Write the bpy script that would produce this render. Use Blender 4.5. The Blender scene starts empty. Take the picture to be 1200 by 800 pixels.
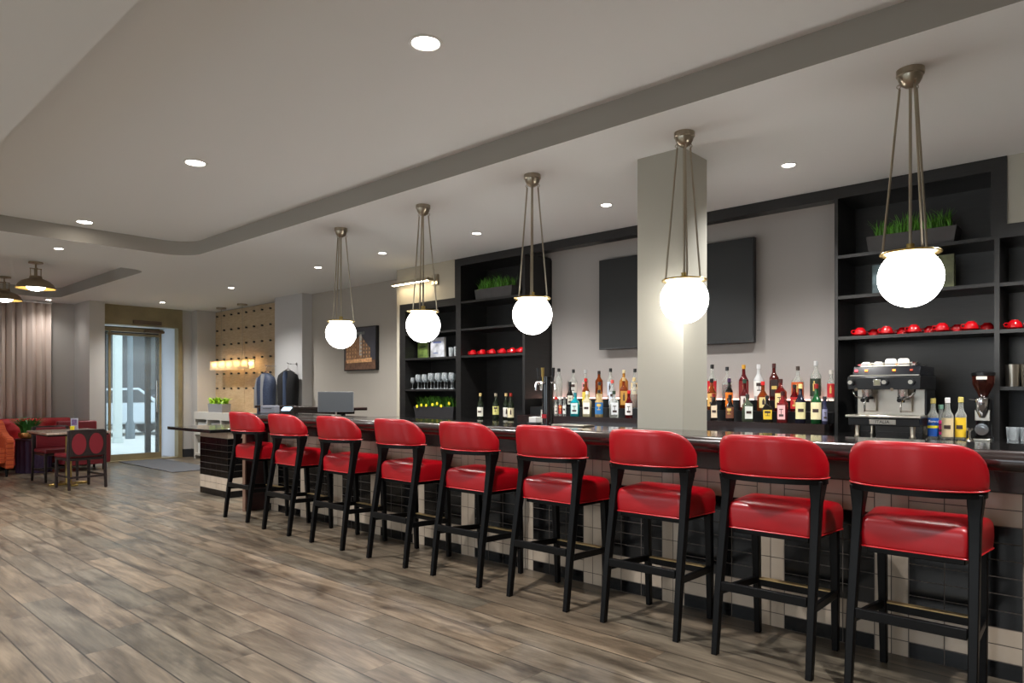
import bpy, bmesh, math, random
from mathutils import Vector, Matrix
random.seed(7)
PI = math.pi
S = bpy.context.scene
COL = S.collection

# ------------------------------------------------------------------ camera, world, exposure
cam_d = bpy.data.cameras.new('camera')
cam = bpy.data.objects.new('camera', cam_d)
COL.objects.link(cam)
S.camera = cam
cam_d.sensor_width = 36.0
cam_d.lens = 36.0 * 805.0 / 1200.0
cam_d.shift_y = 58.0 / 1200.0
cam_d.clip_end = 200
cam.location = (0, 0, 1.3)
cam.rotation_euler = (PI / 2, 0, math.atan2(805.0, 885.0))

S.view_settings.view_transform = 'Standard'
S.view_settings.look = 'None'
S.view_settings.gamma = 1.0
S.view_settings.use_curve_mapping = False
S.view_settings.exposure = 1.1

GLOBE_POWER = 8.5
SPOT_POWER = 135.0
ADDED_DAYLIGHT = 30.0
world = bpy.data.worlds.new('sky')
S.world = world
world.use_nodes = True
bgn = world.node_tree.nodes['Background']
bgn.inputs[0].default_value = (0.80, 0.92, 1.0, 1)
bgn.inputs[1].default_value = 1.6

SOFFIT, TRAY = 2.88, 3.04
TRAY_SPOTS = [(2.75, 2.25), (0.06, 2.25), (-2.63, 2.25), (-5.31, 2.25), (-8.01, 2.27)]
SOFFIT_SPOTS = [(1.25, 4.85), (-0.28, 4.85), (-1.80, 4.85), (-3.33, 4.85), (-4.89, 4.85), (-6.39, 4.82),
                (-7.73, 4.82), (-10.25, 4.88), (-12.84, 4.86), (-8.84, 2.25), (-13.95, 3.4)]
HALL_FILL_SPOTS = [(x, y) for x in (1.5, -1.5, -4.5, -7.5, -10.5) for y in (-0.6, -3.0)]  # unseen spots added over the near hall to brighten the room

# added daylight fill, as from three unseen windows made up in the near wall
ADDED_WINS = [(-10.5, 2.6), (-6.0, 2.6), (-1.5, 2.6)]
for _x, _w in ADDED_WINS:
    _l = bpy.data.lights.new('window_daylight', 'AREA'); _l.shape = 'RECTANGLE'; _l.size = _w; _l.size_y = 1.7; _l.energy = ADDED_DAYLIGHT; _l.color = (0.93, 0.97, 1.0)
    _o = bpy.data.objects.new('window_daylight', _l); COL.objects.link(_o); _l.spread = math.radians(85); _o.location = (_x, -4.5, 2.3); _o.rotation_euler = (PI / 2 - 0.85, 0, 0)

# ------------------------------------------------------------------ materials
def lin(c):
    r = []
    for v in c:
        v = v / 255.0
        r.append(v / 12.92 if v <= 0.04045 else ((v + 0.055) / 1.055) ** 2.4)
    return (r[0], r[1], r[2], 1.0)

MATS = {}
def mat(name, rgb=(128, 128, 128), rough=0.5, metal=0.0, emit=0.0, noise=0.0, scale=8.0, bump=0.0, coat=0.0,
        stretch=(1, 1, 1), trans=0.0, alpha=1.0, spec=0.5, sheen=0.0):
    if name in MATS:
        return MATS[name]
    m = bpy.data.materials.new(name)
    m.use_nodes = True
    nt = m.node_tree
    b = nt.nodes['Principled BSDF']
    col = lin(rgb)
    b.inputs['Base Color'].default_value = col
    b.inputs['Roughness'].default_value = rough
    b.inputs['Metallic'].default_value = metal
    b.inputs['Specular IOR Level'].default_value = spec
    if coat:
        b.inputs['Coat Weight'].default_value = coat
        b.inputs['Coat Roughness'].default_value = 0.08
    if trans:
        b.inputs['Transmission Weight'].default_value = trans
    if alpha < 1:
        b.inputs['Alpha'].default_value = alpha
    if emit:
        b.inputs['Emission Color'].default_value = col
        b.inputs['Emission Strength'].default_value = emit
    if noise or bump:
        tc = nt.nodes.new('ShaderNodeTexCoord')
        mp = nt.nodes.new('ShaderNodeMapping')
        mp.inputs['Scale'].default_value = stretch
        nz = nt.nodes.new('ShaderNodeTexNoise')
        nz.inputs['Scale'].default_value = scale
        nz.inputs['Detail'].default_value = 5
        nt.links.new(tc.outputs['Object'], mp.inputs[0])
        nt.links.new(mp.outputs[0], nz.inputs['Vector'])
        if noise:
            cr = nt.nodes.new('ShaderNodeValToRGB')
            cr.color_ramp.elements[0].position = 0.3
            cr.color_ramp.elements[1].position = 0.7
            cr.color_ramp.elements[0].color = tuple(c * (1 - noise) for c in col[:3]) + (1,)
            cr.color_ramp.elements[1].color = tuple(min(1, c * (1 + noise)) for c in col[:3]) + (1,)
            nt.links.new(nz.outputs['Fac'], cr.inputs[0])
            nt.links.new(cr.outputs[0], b.inputs['Base Color'])
        if bump:
            bp = nt.nodes.new('ShaderNodeBump')
            bp.inputs['Strength'].default_value = bump
            bp.inputs['Distance'].default_value = 0.004
            nt.links.new(nz.outputs['Fac'], bp.inputs['Height'])
            nt.links.new(bp.outputs[0], b.inputs['Normal'])
    MATS[name] = m
    return m

def glassy(name, rgb, clear=0.6, rough=0.05):
    """tinted see-through glass without caustics noise"""
    if name in MATS:
        return MATS[name]
    m = bpy.data.materials.new(name)
    m.use_nodes = True
    nt = m.node_tree
    b = nt.nodes['Principled BSDF']
    out = nt.nodes['Material Output']
    b.inputs['Base Color'].default_value = lin(rgb)
    b.inputs['Roughness'].default_value = rough
    t = nt.nodes.new('ShaderNodeBsdfTransparent')
    c = lin(rgb)
    t.inputs[0].default_value = tuple(0.4 + 0.6 * v for v in c[:3]) + (1,) if clear > 0.75 else tuple(min(1, v * 1.6 + 0.05) for v in c[:3]) + (1,)
    fr = nt.nodes.new('ShaderNodeFresnel')
    fr.inputs[0].default_value = 1.45
    mx = nt.nodes.new('ShaderNodeMixShader')
    ad = nt.nodes.new('ShaderNodeMath'); ad.operation = 'ADD'; ad.use_clamp = True
    ad.inputs[1].default_value = 1 - clear
    nt.links.new(fr.outputs[0], ad.inputs[0])
    nt.links.new(ad.outputs[0], mx.inputs[0])
    nt.links.new(t.outputs[0], mx.inputs[1])
    nt.links.new(b.outputs[0], mx.inputs[2])
    nt.links.new(mx.outputs[0], out.inputs[0])
    MATS[name] = m
    return m

def node_floor():
    m = bpy.data.materials.new('floor_planks'); m.use_nodes = True
    nt = m.node_tree; N = nt.nodes; L = nt.links
    b = N['Principled BSDF']
    def M(op, a=None, c=None, d=None):
        n = N.new('ShaderNodeMath'); n.operation = op
        for i, v in enumerate((a, c, d)):
            if v is None: continue
            if isinstance(v, (int, float)): n.inputs[i].default_value = v
            else: L.new(v, n.inputs[i])
        return n.outputs[0]
    tc = N.new('ShaderNodeTexCoord')
    sp = N.new('ShaderNodeSeparateXYZ'); L.new(tc.outputs['Object'], sp.inputs[0])
    PW, PL = 0.197, 1.2
    ry = M('DIVIDE', M('SUBTRACT', sp.outputs[1], 0.887), PW)
    row = M('FLOOR', ry); fy = M('FRACT', ry)
    rx = M('DIVIDE', M('ADD', M('SUBTRACT', sp.outputs[0], 0.06), M('MULTIPLY', row, 0.3)), PL)
    col = M('FLOOR', rx); fx = M('FRACT', rx)
    # distance to joint in metres
    ey = M('MULTIPLY', M('MINIMUM', fy, M('SUBTRACT', 1.0, fy)), PW)
    ex = M('MULTIPLY', M('MINIMUM', fx, M('SUBTRACT', 1.0, fx)), PL)
    jy = M('LESS_THAN', ey, 0.0036)
    jx = M('MULTIPLY', M('LESS_THAN', ex, 0.0014), 0.75)
    joint = M('MAXIMUM', jy, jx)
    cb = N.new('ShaderNodeCombineXYZ'); L.new(row, cb.inputs[0]); L.new(col, cb.inputs[1])
    wn = N.new('ShaderNodeTexWhiteNoise'); wn.noise_dimensions = '2D'; L.new(cb.outputs[0], wn.inputs['Vector'])
    # grain coordinates, moved for every plank
    off = N.new('ShaderNodeVectorMath'); off.operation = 'SCALE'; L.new(wn.outputs['Color'], off.inputs[0]); off.inputs['Scale'].default_value = 40
    ad = N.new('ShaderNodeVectorMath'); ad.operation = 'ADD'; L.new(tc.outputs['Object'], ad.inputs[0]); L.new(off.outputs[0], ad.inputs[1])
    mp = N.new('ShaderNodeMapping'); mp.inputs['Scale'].default_value = (1.0, 6.0, 1.0); L.new(ad.outputs[0], mp.inputs[0])
    n1 = N.new('ShaderNodeTexNoise'); n1.inputs['Scale'].default_value = 1.5; n1.inputs['Detail'].default_value = 6; n1.inputs['Distortion'].default_value = 1.2
    L.new(mp.outputs[0], n1.inputs['Vector'])
    mp2 = N.new('ShaderNodeMapping'); mp2.inputs['Scale'].default_value = (3.0, 40.0, 1.0); L.new(ad.outputs[0], mp2.inputs[0])
    n2 = N.new('ShaderNodeTexNoise'); n2.inputs['Scale'].default_value = 2.0; n2.inputs['Detail'].default_value = 8; n2.inputs['Distortion'].default_value = 0.4
    L.new(mp2.outputs[0], n2.inputs['Vector'])
    mp3 = N.new('ShaderNodeMapping'); mp3.inputs['Scale'].default_value = (2.2, 5.0, 1.0); L.new(ad.outputs[0], mp3.inputs[0])
    n3 = N.new('ShaderNodeTexNoise'); n3.inputs['Scale'].default_value = 1.3; n3.inputs['Detail'].default_value = 3
    L.new(mp3.outputs[0], n3.inputs['Vector'])
    r1 = N.new('ShaderNodeValToRGB')
    e = r1.color_ramp.elements
    e[0].position = 0.28; e[0].color = lin((72, 64, 55))
    e[1].position = 0.75; e[1].color = lin((139, 127, 111))
    x = e.new(0.5); x.color = lin((106, 96, 83))
    L.new(n1.outputs['Fac'], r1.inputs[0])
    # plank tone: grey-blue to tan
    tone = N.new('ShaderNodeMix'); tone.data_type = 'RGBA'; tone.blend_type = 'MULTIPLY'; tone.inputs[0].default_value = 1.0
    r2 = N.new('ShaderNodeValToRGB')
    e = r2.color_ramp.elements
    e[0].position = 0.0; e[0].color = (0.78, 0.82, 0.82, 1)
    e[1].position = 1.0; e[1].color = (1.06, 0.98, 0.89, 1)
    x = e.new(0.5); x.color = (0.95, 0.92, 0.88, 1)
    L.new(wn.outputs['Value'], r2.inputs[0])
    L.new(r1.outputs[0], tone.inputs[6]); L.new(r2.outputs[0], tone.inputs[7])
    g = N.new('ShaderNodeMix'); g.data_type = 'RGBA'; g.blend_type = 'MULTIPLY'; g.inputs[0].default_value = 0.55
    r3 = N.new('ShaderNodeValToRGB'); r3.color_ramp.elements[0].position = 0.35; r3.color_ramp.elements[0].color = (0.6, 0.58, 0.56, 1); r3.color_ramp.elements[1].position = 0.6; r3.color_ramp.elements[1].color = (1.08, 1.06, 1.04, 1)
    L.new(n2.outputs['Fac'], r3.inputs[0])
    L.new(tone.outputs[2], g.inputs[6]); L.new(r3.outputs[0], g.inputs[7])
    k = N.new('ShaderNodeMix'); k.data_type = 'RGBA'; k.blend_type = 'MULTIPLY'; k.inputs[0].default_value = 0.9
    r4 = N.new('ShaderNodeValToRGB'); r4.color_ramp.elements[0].position = 0.28; r4.color_ramp.elements[0].color = (0.34, 0.33, 0.33, 1); r4.color_ramp.elements[1].position = 0.42; r4.color_ramp.elements[1].color = (1, 1, 1, 1)
    L.new(n3.outputs['Fac'], r4.inputs[0])
    L.new(g.outputs[2], k.inputs[6]); L.new(r4.outputs[0], k.inputs[7])
    j = N.new('ShaderNodeMix'); j.data_type = 'RGBA'; L.new(joint, j.inputs[0])
    L.new(k.outputs[2], j.inputs[6]); j.inputs[7].default_value = lin((34, 28, 25))
    L.new(j.outputs[2], b.inputs['Base Color'])
    rr = N.new('ShaderNodeMapRange'); rr.inputs['To Min'].default_value = 0.26; rr.inputs['To Max'].default_value = 0.42
    L.new(n1.outputs['Fac'], rr.inputs[0]); L.new(rr.outputs[0], b.inputs['Roughness'])
    bp = N.new('ShaderNodeBump'); bp.inputs['Strength'].default_value = 0.35; bp.inputs['Distance'].default_value = 0.002
    hh = M('SUBTRACT', M('MULTIPLY', n2.outputs['Fac'], 0.4), joint)
    L.new(hh, bp.inputs['Height']); L.new(bp.outputs[0], b.inputs['Normal'])
    return m

def node_wood(name, c0, c1, rough=0.45, scale=(1.5, 1.5, 14), coat=0.0):
    if name in MATS: return MATS[name]
    m = bpy.data.materials.new(name); m.use_nodes = True
    nt = m.node_tree; N = nt.nodes; L = nt.links; b = N['Principled BSDF']
    tc = N.new('ShaderNodeTexCoord'); mp = N.new('ShaderNodeMapping'); mp.inputs['Scale'].default_value = scale
    nz = N.new('ShaderNodeTexNoise'); nz.inputs['Scale'].default_value = 3; nz.inputs['Detail'].default_value = 7; nz.inputs['Distortion'].default_value = 0.6
    cr = N.new('ShaderNodeValToRGB'); cr.color_ramp.elements[0].position = 0.3; cr.color_ramp.elements[1].position = 0.7
    cr.color_ramp.elements[0].color = lin(c0); cr.color_ramp.elements[1].color = lin(c1)
    L.new(tc.outputs['Object'], mp.inputs[0]); L.new(mp.outputs[0], nz.inputs['Vector']); L.new(nz.outputs['Fac'], cr.inputs[0]); L.new(cr.outputs[0], b.inputs['Base Color'])
    b.inputs['Roughness'].default_value = rough
    if coat: b.inputs['Coat Weight'].default_value = coat
    MATS[name] = m
    return m

def node_check(name, c0, c1, size):
    if name in MATS: return MATS[name]
    m = bpy.data.materials.new(name); m.use_nodes = True
    nt = m.node_tree; N = nt.nodes; L = nt.links; b = N['Principled BSDF']
    tc = N.new('ShaderNodeTexCoord'); br = N.new('ShaderNodeTexBrick')
    mp = N.new('ShaderNodeMapping'); mp.inputs['Rotation'].default_value = (PI / 2, 0, 0.6)
    L.new(tc.outputs['Object'], mp.inputs[0]); L.new(mp.outputs[0], br.inputs[0])
    br.offset = 0; br.inputs['Scale'].default_value = 1.0; br.inputs['Brick Width'].default_value = size; br.inputs['Row Height'].default_value = size
    br.inputs['Mortar Size'].default_value = size * 0.09; br.inputs['Color1'].default_value = lin(c0); br.inputs['Color2'].default_value = lin(c0); br.inputs['Mortar'].default_value = lin(c1)
    L.new(br.outputs[0], b.inputs['Base Color']); b.inputs['Roughness'].default_value = 0.8
    MATS[name] = m
    return m

M_ceil = mat('ceiling_paint', (222, 223, 222), 0.85)
M_wall = mat('taupe_paint', (168, 161, 151), 0.8, noise=0.03, scale=1.2)
M_wallg = mat('grey_paint', (182, 178, 173), 0.8)
M_niche = mat('niche_paint', (158, 153, 149), 0.75)
M_pill = mat('pillar_paint', (168, 165, 153), 0.7)
M_box = mat('beige_paint', (176, 168, 150), 0.7)
M_black = node_wood('black_stained_wood', (23, 22, 22), (33, 32, 31), 0.36, (2, 2, 14))
M_leg = mat('black_leg_lacquer', (7, 7, 8), 0.42, spec=0.2, noise=0.25, scale=30)
M_red = mat('red_leather', (164, 6, 21), 0.36, noise=0.10, scale=5, bump=0.12, coat=0.15)
M_piping = mat('red_piping', (206, 40, 46), 0.35)
M_granite = mat('black_granite', (22, 21, 21), 0.12, noise=0.5, scale=60, coat=0.4)
M_nose = node_wood('dark_nosing', (24, 14, 13), (40, 24, 22), 0.25, (14, 2, 2), coat=0.5)
M_apron = node_wood('mahogany_apron', (32, 11, 10), (56, 18, 16), 0.2, (8, 2, 2), coat=0.2)
M_brass = mat('aged_brass', (176, 152, 92), 0.28, 1.0)
M_nickel = mat('brushed_nickel', (165, 155, 138), 0.3, 1.0)
M_steel = mat('stainless_steel', (190, 184, 172), 0.28, 1.0)
M_chrome = mat('chrome', (215, 215, 215), 0.1, 1.0)
M_bronze = mat('door_bronze', (142, 130, 100), 0.45, 0.35, noise=0.15, scale=4)
M_darkmetal = mat('dark_metal', (32, 32, 34), 0.35, 0.6)
M_globe = mat('lit_opal_glass', (255, 252, 246), 0.4, emit=GLOBE_POWER)
M_lamp = mat('lit_lamp', (255, 246, 232), 0.4, emit=16.0)
M_white = mat('white_plastic', (232, 230, 226), 0.4)
M_cup = mat('white_china', (225, 220, 208), 0.25)
M_redcup = mat('red_china', (176, 10, 20), 0.15, coat=0.5)
M_blackp = mat('black_plastic', (18, 18, 19), 0.3)
M_screen = mat('dark_screen', (30, 33, 36), 0.5)
M_tvs = mat('tv_screen', (13, 15, 16), 0.4)
M_glass = glassy('clear_glass', (225, 235, 238), 0.9)
M_glassw = glassy('drink_glass', (235, 240, 242), 0.8)
M_grey_planter = mat('grey_planter', (74, 72, 72), 0.7, noise=0.1, scale=12)
M_conc = mat('zinc_planter', (142, 140, 142), 0.55)
M_leaf = mat('grass_green', (84, 142, 44), 0.55, noise=0.5, scale=14)
M_leafd = mat('fern_green', (34, 74, 28), 0.6, noise=0.5, scale=14)
M_leafl = mat('lime_green', (140, 186, 28), 0.5, noise=0.3, scale=14)
M_moss = mat('moss', (128, 150, 38), 0.9, noise=0.4, scale=40)
M_yellow = mat('yellow_petal', (232, 214, 40), 0.6)

# ------------------------------------------------------------------ mesh builder
class MB:
    def __init__(self):
        self.bm = bmesh.new(); self.T = Matrix.Identity(4)
    def v(self, p): return self.bm.verts.new(self.T @ Vector(p))
    def f(self, vs, mi=0):
        try:
            fc = self.bm.faces.new(vs); fc.material_index = mi; return fc
        except ValueError:
            return None
    def box(self, x0, y0, z0, x1, y1, z1, mi=0):
        x0, x1 = min(x0, x1), max(x0, x1); y0, y1 = min(y0, y1), max(y0, y1); z0, z1 = min(z0, z1), max(z0, z1)
        v = [self.v(p) for p in ((x0, y0, z0), (x1, y0, z0), (x1, y1, z0), (x0, y1, z0), (x0, y0, z1), (x1, y0, z1), (x1, y1, z1), (x0, y1, z1))]
        for q in ((0, 3, 2, 1), (4, 5, 6, 7), (0, 1, 5, 4), (1, 2, 6, 5), (2, 3, 7, 6), (3, 0, 4, 7)):
            self.f([v[i] for i in q], mi)
        return self
    def loft(self, rings, mi=0, caps=True, closed=True):
        R = [[self.v(p) for p in r] for r in rings]
        n = len(R[0])
        for a, b in zip(R, R[1:]):
            for i in range(n if closed else n - 1):
                j = (i + 1) % n
                self.f((a[i], a[j], b[j], b[i]), mi)
        if caps and closed:
            self.f(R[0][::-1], mi); self.f(R[-1], mi)
        return self
    def lathe(self, prof, cx=0, cy=0, n=20, mi=0, caps=True, sx=1, sy=1):
        rings = [[(cx + r * math.cos(2 * PI * i / n) * sx, cy + r * math.sin(2 * PI * i / n) * sy, z) for i in range(n)] for r, z in prof]
        return self.loft(rings, mi, caps)
    def frame(self, d):
        d = Vector(d).normalized()
        u = d.orthogonal().normalized()
        return u, d.cross(u)
    def cyl(self, p0, p1, r0, r1=None, n=12, mi=0):
        r1 = r0 if r1 is None else r1
        p0, p1 = Vector(p0), Vector(p1)
        u, w = self.frame(p1 - p0)
        rings = [[p + (u * math.cos(2 * PI * i / n) + w * math.sin(2 * PI * i / n)) * r for i in range(n)] for p, r in ((p0, r0), (p1, r1))]
        return self.loft(rings, mi)
    def tube(self, pts, r, n=8, mi=0, closed=False):
        pts = [Vector(p) for p in pts]
        up = None; rings = []
        N = len(pts)
        for i, p in enumerate(pts):
            if closed: d = pts[(i + 1) % N] - pts[i - 1]
            else: d = pts[min(i + 1, N - 1)] - pts[max(i - 1, 0)]
            d.normalize()
            if up is None: up = d.orthogonal().normalized()
            up = (up - d * up.dot(d)).normalized()
            w = d.cross(up)
            rr = r[i] if isinstance(r, (list, tuple)) else r
            rings.append([p + (up * math.cos(2 * PI * k / n) + w * math.sin(2 * PI * k / n)) * rr for k in range(n)])
        if closed:
            rings.append(rings[0])
            return self.loft(rings, mi, caps=False)
        return self.loft(rings, mi)
    def prism_y(self, pts, y0, y1, mi=0):      # pts in (x, z)
        return self.loft([[(x, y0, z) for x, z in pts], [(x, y1, z) for x, z in pts]], mi)
    def prism_x(self, pts, x0, x1, mi=0):      # pts in (y, z)
        return self.loft([[(x0, y, z) for y, z in pts], [(x1, y, z) for y, z in pts]], mi)
    def prism_z(self, pts, z0, z1, mi=0):
        return self.loft([[(x, y, z0) for x, y in pts], [(x, y, z1) for x, y in pts]], mi)
    def ell(self, c, rx, ry, rz, n=16, m=10, mi=0):
        rings = []
        for j in range(1, m):
            a = PI * j / m - PI / 2
            rings.append([(c[0] + rx * math.cos(a) * math.cos(2 * PI * i / n), c[1] + ry * math.cos(a) * math.sin(2 * PI * i / n), c[2] + rz * math.sin(a)) for i in range(n)])
        return self.loft(rings, mi)
    def blade(self, p, d, length, w, bend, mi=0):
        p = Vector(p); side = Vector((-d[1], d[0], 0)).normalized() if (d[0] or d[1]) else Vector((1, 0, 0))
        pts = []
        for t in (0, 0.4, 0.75, 1.0):
            c = p + Vector((d[0] * bend * t * t * length, d[1] * bend * t * t * length, length * t * (1 - 0.25 * bend * t)))
            ww = w * (1 - t) ** 0.6 if t < 1 else 0.0005
            pts.append((c - side * ww, c + side * ww))
        V = [(self.v(a), self.v(b)) for a, b in pts]
        for a, b in zip(V, V[1:]):
            self.f((a[0], a[1], b[1], b[0]), mi)

def rrect(hx, hy, r, n=5, cx=0, cy=0):
    pts = []
    for sx, sy, a0 in ((1, 1, 0), (-1, 1, PI / 2), (-1, -1, PI), (1, -1, 1.5 * PI)):
        for k in range(n + 1):
            a = a0 + k * PI / 2 / n
            pts.append((cx + sx * (hx - r) + r * math.cos(a), cy + sy * (hy - r) + r * math.sin(a)))
    return pts

def obj(name, mb, mats, parent=None, loc=None, bevel=0.0, smooth=True, seg=2, angle=35):
    me = bpy.data.meshes.new(name)
    bmesh.ops.remove_doubles(mb.bm, verts=mb.bm.verts, dist=1e-6)
    bmesh.ops.recalc_face_normals(mb.bm, faces=mb.bm.faces)
    mb.bm.to_mesh(me); mb.bm.free()
    for m in (mats if isinstance(mats, (list, tuple)) else [mats]):
        me.materials.append(m)
    if smooth:
        for p in me.polygons: p.use_smooth = True
        me.set_sharp_from_angle(angle=math.radians(angle))
    o = bpy.data.objects.new(name, me)
    COL.objects.link(o)
    if parent: o.parent = parent
    if loc: o.location = loc
    if bevel:
        md = o.modifiers.new('bevel', 'BEVEL'); md.width = bevel; md.segments = seg; md.limit_method = 'ANGLE'; md.angle_limit = math.radians(40)
    return o

def tag(o, label, cat, group=None, kind=None):
    o['label'] = label; o['category'] = cat
    if group: o['group'] = group
    if kind: o['kind'] = kind
    return o
def thing(name, label, cat, loc=(0, 0, 0), rz=0, group=None):
    o = bpy.data.objects.new(name, None); COL.objects.link(o)
    o.empty_display_size = 0.1
    o.location = loc; o.rotation_euler = (0, 0, rz)
    return tag(o, label, cat, group)
def struct(name, mb, m, **k):
    o = obj(name, mb, m, **k); o['kind'] = 'structure'; return o
def copy_tree(o, parent=None):
    c = o.copy(); COL.objects.link(c)
    if parent: c.parent = parent
    for ch in o.children: copy_tree(ch, c)
    return c
def dup(o, loc, label, rz=None, group=None):
    c = copy_tree(o); c.location = loc
    if rz is not None: c.rotation_euler = (0, 0, rz)
    c['label'] = label
    if group: c['group'] = group
    return c
def text_part(name, s, size, m, parent, loc, rot, depth=0.001, align='CENTER'):
    cu = bpy.data.curves.new('t', 'FONT'); cu.body = s; cu.size = size; cu.extrude = depth; cu.align_x = align; cu.align_y = 'CENTER'
    t = bpy.data.objects.new('t', cu); COL.objects.link(t)
    bpy.context.view_layer.update()
    me = bpy.data.meshes.new_from_object(t)
    bpy.data.objects.remove(t)
    me.materials.clear(); me.materials.append(m)
    o = bpy.data.objects.new(name, me); COL.objects.link(o); o.parent = parent; o.location = loc; o.rotation_euler = rot
    return o
ORD = ['first', 'second', 'third', 'fourth', 'fifth', 'sixth', 'seventh', 'eighth', 'ninth', 'tenth', 'eleventh', 'twelfth', 'thirteenth', 'fourteenth']

# ------------------------------------------------------------------ room shell
WX0, WX1, WY0 = -14.3, 3.2, -4.2
struct('floor', MB().box(WX0 - 0.2, WY0 - 0.2, -0.1, WX1 + 0.2, 6.4, 0), node_floor(), smooth=False)

def rounded_hole(x0, x1, y0, y1, r, n=8):
    pts = []
    for cx, cy, a0 in ((x1 - r, y1 - r, 0), (x0 + r, y1 - r, PI / 2), (x0 + r, y0 + r, PI), (x1 - r, y0 + r, 1.5 * PI)):
        for k in range(n + 1):
            a = a0 + k * PI / 2 / n
            pts.append((cx + r * math.cos(a), cy + r * math.sin(a)))
    return pts
# the ceiling: upper tray plane, and a lower soffit with two rounded openings
m = MB(); m.box(WX0 - 0.2, WY0 - 0.2, TRAY, WX1 + 0.2, 6.4, TRAY + 0.1)
struct('ceiling', m, M_ceil, smooth=False)
bm = bmesh.new()
outer = [(WX0 - 0.2, WY0 - 0.2), (WX1 + 0.2, WY0 - 0.2), (WX1 + 0.2, 6.4), (WX0 - 0.2, 6.4)]
holes = [rounded_hole(-8.3, 2.6, 1.04, 3.45, 0.32), rounded_hole(-13.6, -9.62, 1.3, 3.45, 0.22)]
edges = []
loops = []
for lp in [outer] + holes:
    vs = [bm.verts.new((x, y, SOFFIT)) for x, y in lp]
    loops.append(vs)
    for i in range(len(vs)): edges.append(bm.edges.new((vs[i], vs[(i + 1) % len(vs)])))
bmesh.ops.triangle_fill(bm, use_beauty=True, edges=edges)
for vs in loops[1:]:
    up = [bm.verts.new((v.co.x, v.co.y, TRAY + 0.02)) for v in vs]
    for i in range(len(vs)):
        j = (i + 1) % len(vs)
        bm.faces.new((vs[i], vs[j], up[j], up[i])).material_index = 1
mm = MB(); mm.bm.free(); mm.bm = bm
struct('ceiling_soffit', mm, [M_ceil, mat('tray_edge_paint', (156, 151, 143), 0.85)], angle=30)  # vertical tray faces are darker than the ceiling
# thin shadow-gap trim along the tray
# walls
struct('wall_right', MB().box(WX1, WY0, 0, WX1 + 0.15, 6.4, 3.1), M_wall, smooth=False)
m = MB(); m.box(WX0, WY0 - 0.15, 0, WX1, WY0, 0.8); m.box(WX0, WY0 - 0.15, 2.5, WX1, WY0, 3.1)
_xs = [WX0] + [q for wx_, ww_ in ADDED_WINS for q in (wx_ - ww_ / 2, wx_ + ww_ / 2)] + [WX1]
for i in range(0, len(_xs), 2): m.box(_xs[i], WY0 - 0.15, 0.8, _xs[i + 1], WY0, 2.5)
struct('wall_near', m, M_wall, smooth=False)
for i, (wx_, ww_) in enumerate(ADDED_WINS):
    m = MB(); a, b_ = wx_ - ww_ / 2, wx_ + ww_ / 2
    m.box(a, -4.34, 0.8, a + .05, -4.30, 2.5); m.box(b_ - .05, -4.34, 0.8, b_, -4.30, 2.5); m.box(a, -4.34, 0.8, b_, -4.30, 0.85); m.box(a, -4.34, 2.45, b_, -4.30, 2.5); m.box(wx_ - .025, -4.34, 0.8, wx_ + .025, -4.30, 2.5)
    struct('window_%d' % (i + 3), m, M_darkmetal, smooth=False)  # unseen windows added behind the camera to go with the daylight fill
m = MB()
m.box(-7.14, 6.10, 0, WX1, 6.25, SOFFIT)
struct('wall_niche', m, M_niche, smooth=False)
struct('wall_back', MB().box(-9.96, 6.10, 0, -7.14, 6.25, SOFFIT), M_wall, smooth=False)
struct('wall_pilaster', MB().box(-10.83, 5.92, 0, -9.96, 6.25, SOFFIT), mat('pilaster_paint', (186, 184, 182), 0.8), smooth=False)
struct('wall_end_cap', MB().box(-7.17, 5.64, 0, -7.112, 6.1, SOFFIT), M_box, smooth=False)
struct('wall_alcove', MB().box(-14.3, 6.2, 0, -10.83, 6.3, SOFFIT), M_box, smooth=False)
m = MB(); m.box(-7.112, 5.64, 2.42, -6.06, 6.1, SOFFIT)
struct('wall_bulkhead_left', m, M_box, smooth=False)
m = MB(); m.box(-0.644, 5.655, 2.42, 0.5, 6.1, SOFFIT)
struct('wall_bulkhead_right', m, M_pill, smooth=False)
struct('wall_return_right', MB().box(0.5, 5.64, 0, 0.6, 6.1, SOFFIT), M_wall, smooth=False)
# entrance side
m = MB()
m.box(-14.0, 5.6, 0, -13.86, 6.2, SOFFIT)
m.box(-14.0, 5.60, 0, -13.55, 6.2, SOFFIT) if False else m.box(-13.87, 5.80, 0, -13.6, 6.2, SOFFIT)
struct('wall_entrance', m, M_wallg, smooth=False)
m = MB(); m.box(-14.4, 3.9, 0, -13.5, 4.05, SOFFIT); m.box(-14.0, 4.05, 0, -13.5, 4.14, SOFFIT)
struct('wall_pier', m, M_wallg, smooth=False)
m = MB(); m.box(-14.5, WY0, 0, -14.35, 0.9, SOFFIT); m.box(-14.5, 3.55, 0, -14.35, 3.95, SOFFIT); m.box(-14.5, 0.9, 0, -14.35, 3.55, 0.75); m.box(-14.5, 0.9, 2.6, -14.35, 3.55, SOFFIT)
struct('wall_left', m, M_wallg, smooth=False)
m = MB(); m.box(-14.46, 0.9, 0.75, -14.40, 0.96, 2.6); m.box(-14.46, 3.49, 0.75, -14.40, 3.55, 2.6); m.box(-14.46, 0.96, 0.75, -14.40, 3.49, 0.81); m.box(-14.46, 0.96, 2.54, -14.40, 3.49, 2.6); m.box(-14.46, 2.2, 0.81, -14.4, 2.26, 2.54)
wn1 = struct('window_1', m, M_darkmetal, smooth=False)
obj('window_pane', MB().box(-14.435, 0.96, 0.81, -14.425, 3.49, 2.54), M_glass, wn1, smooth=False)
struct('baseboard_back', MB().box(-9.96, 6.085, 0, -7.17, 6.1, 0.1), M_darkmetal, smooth=False)
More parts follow.
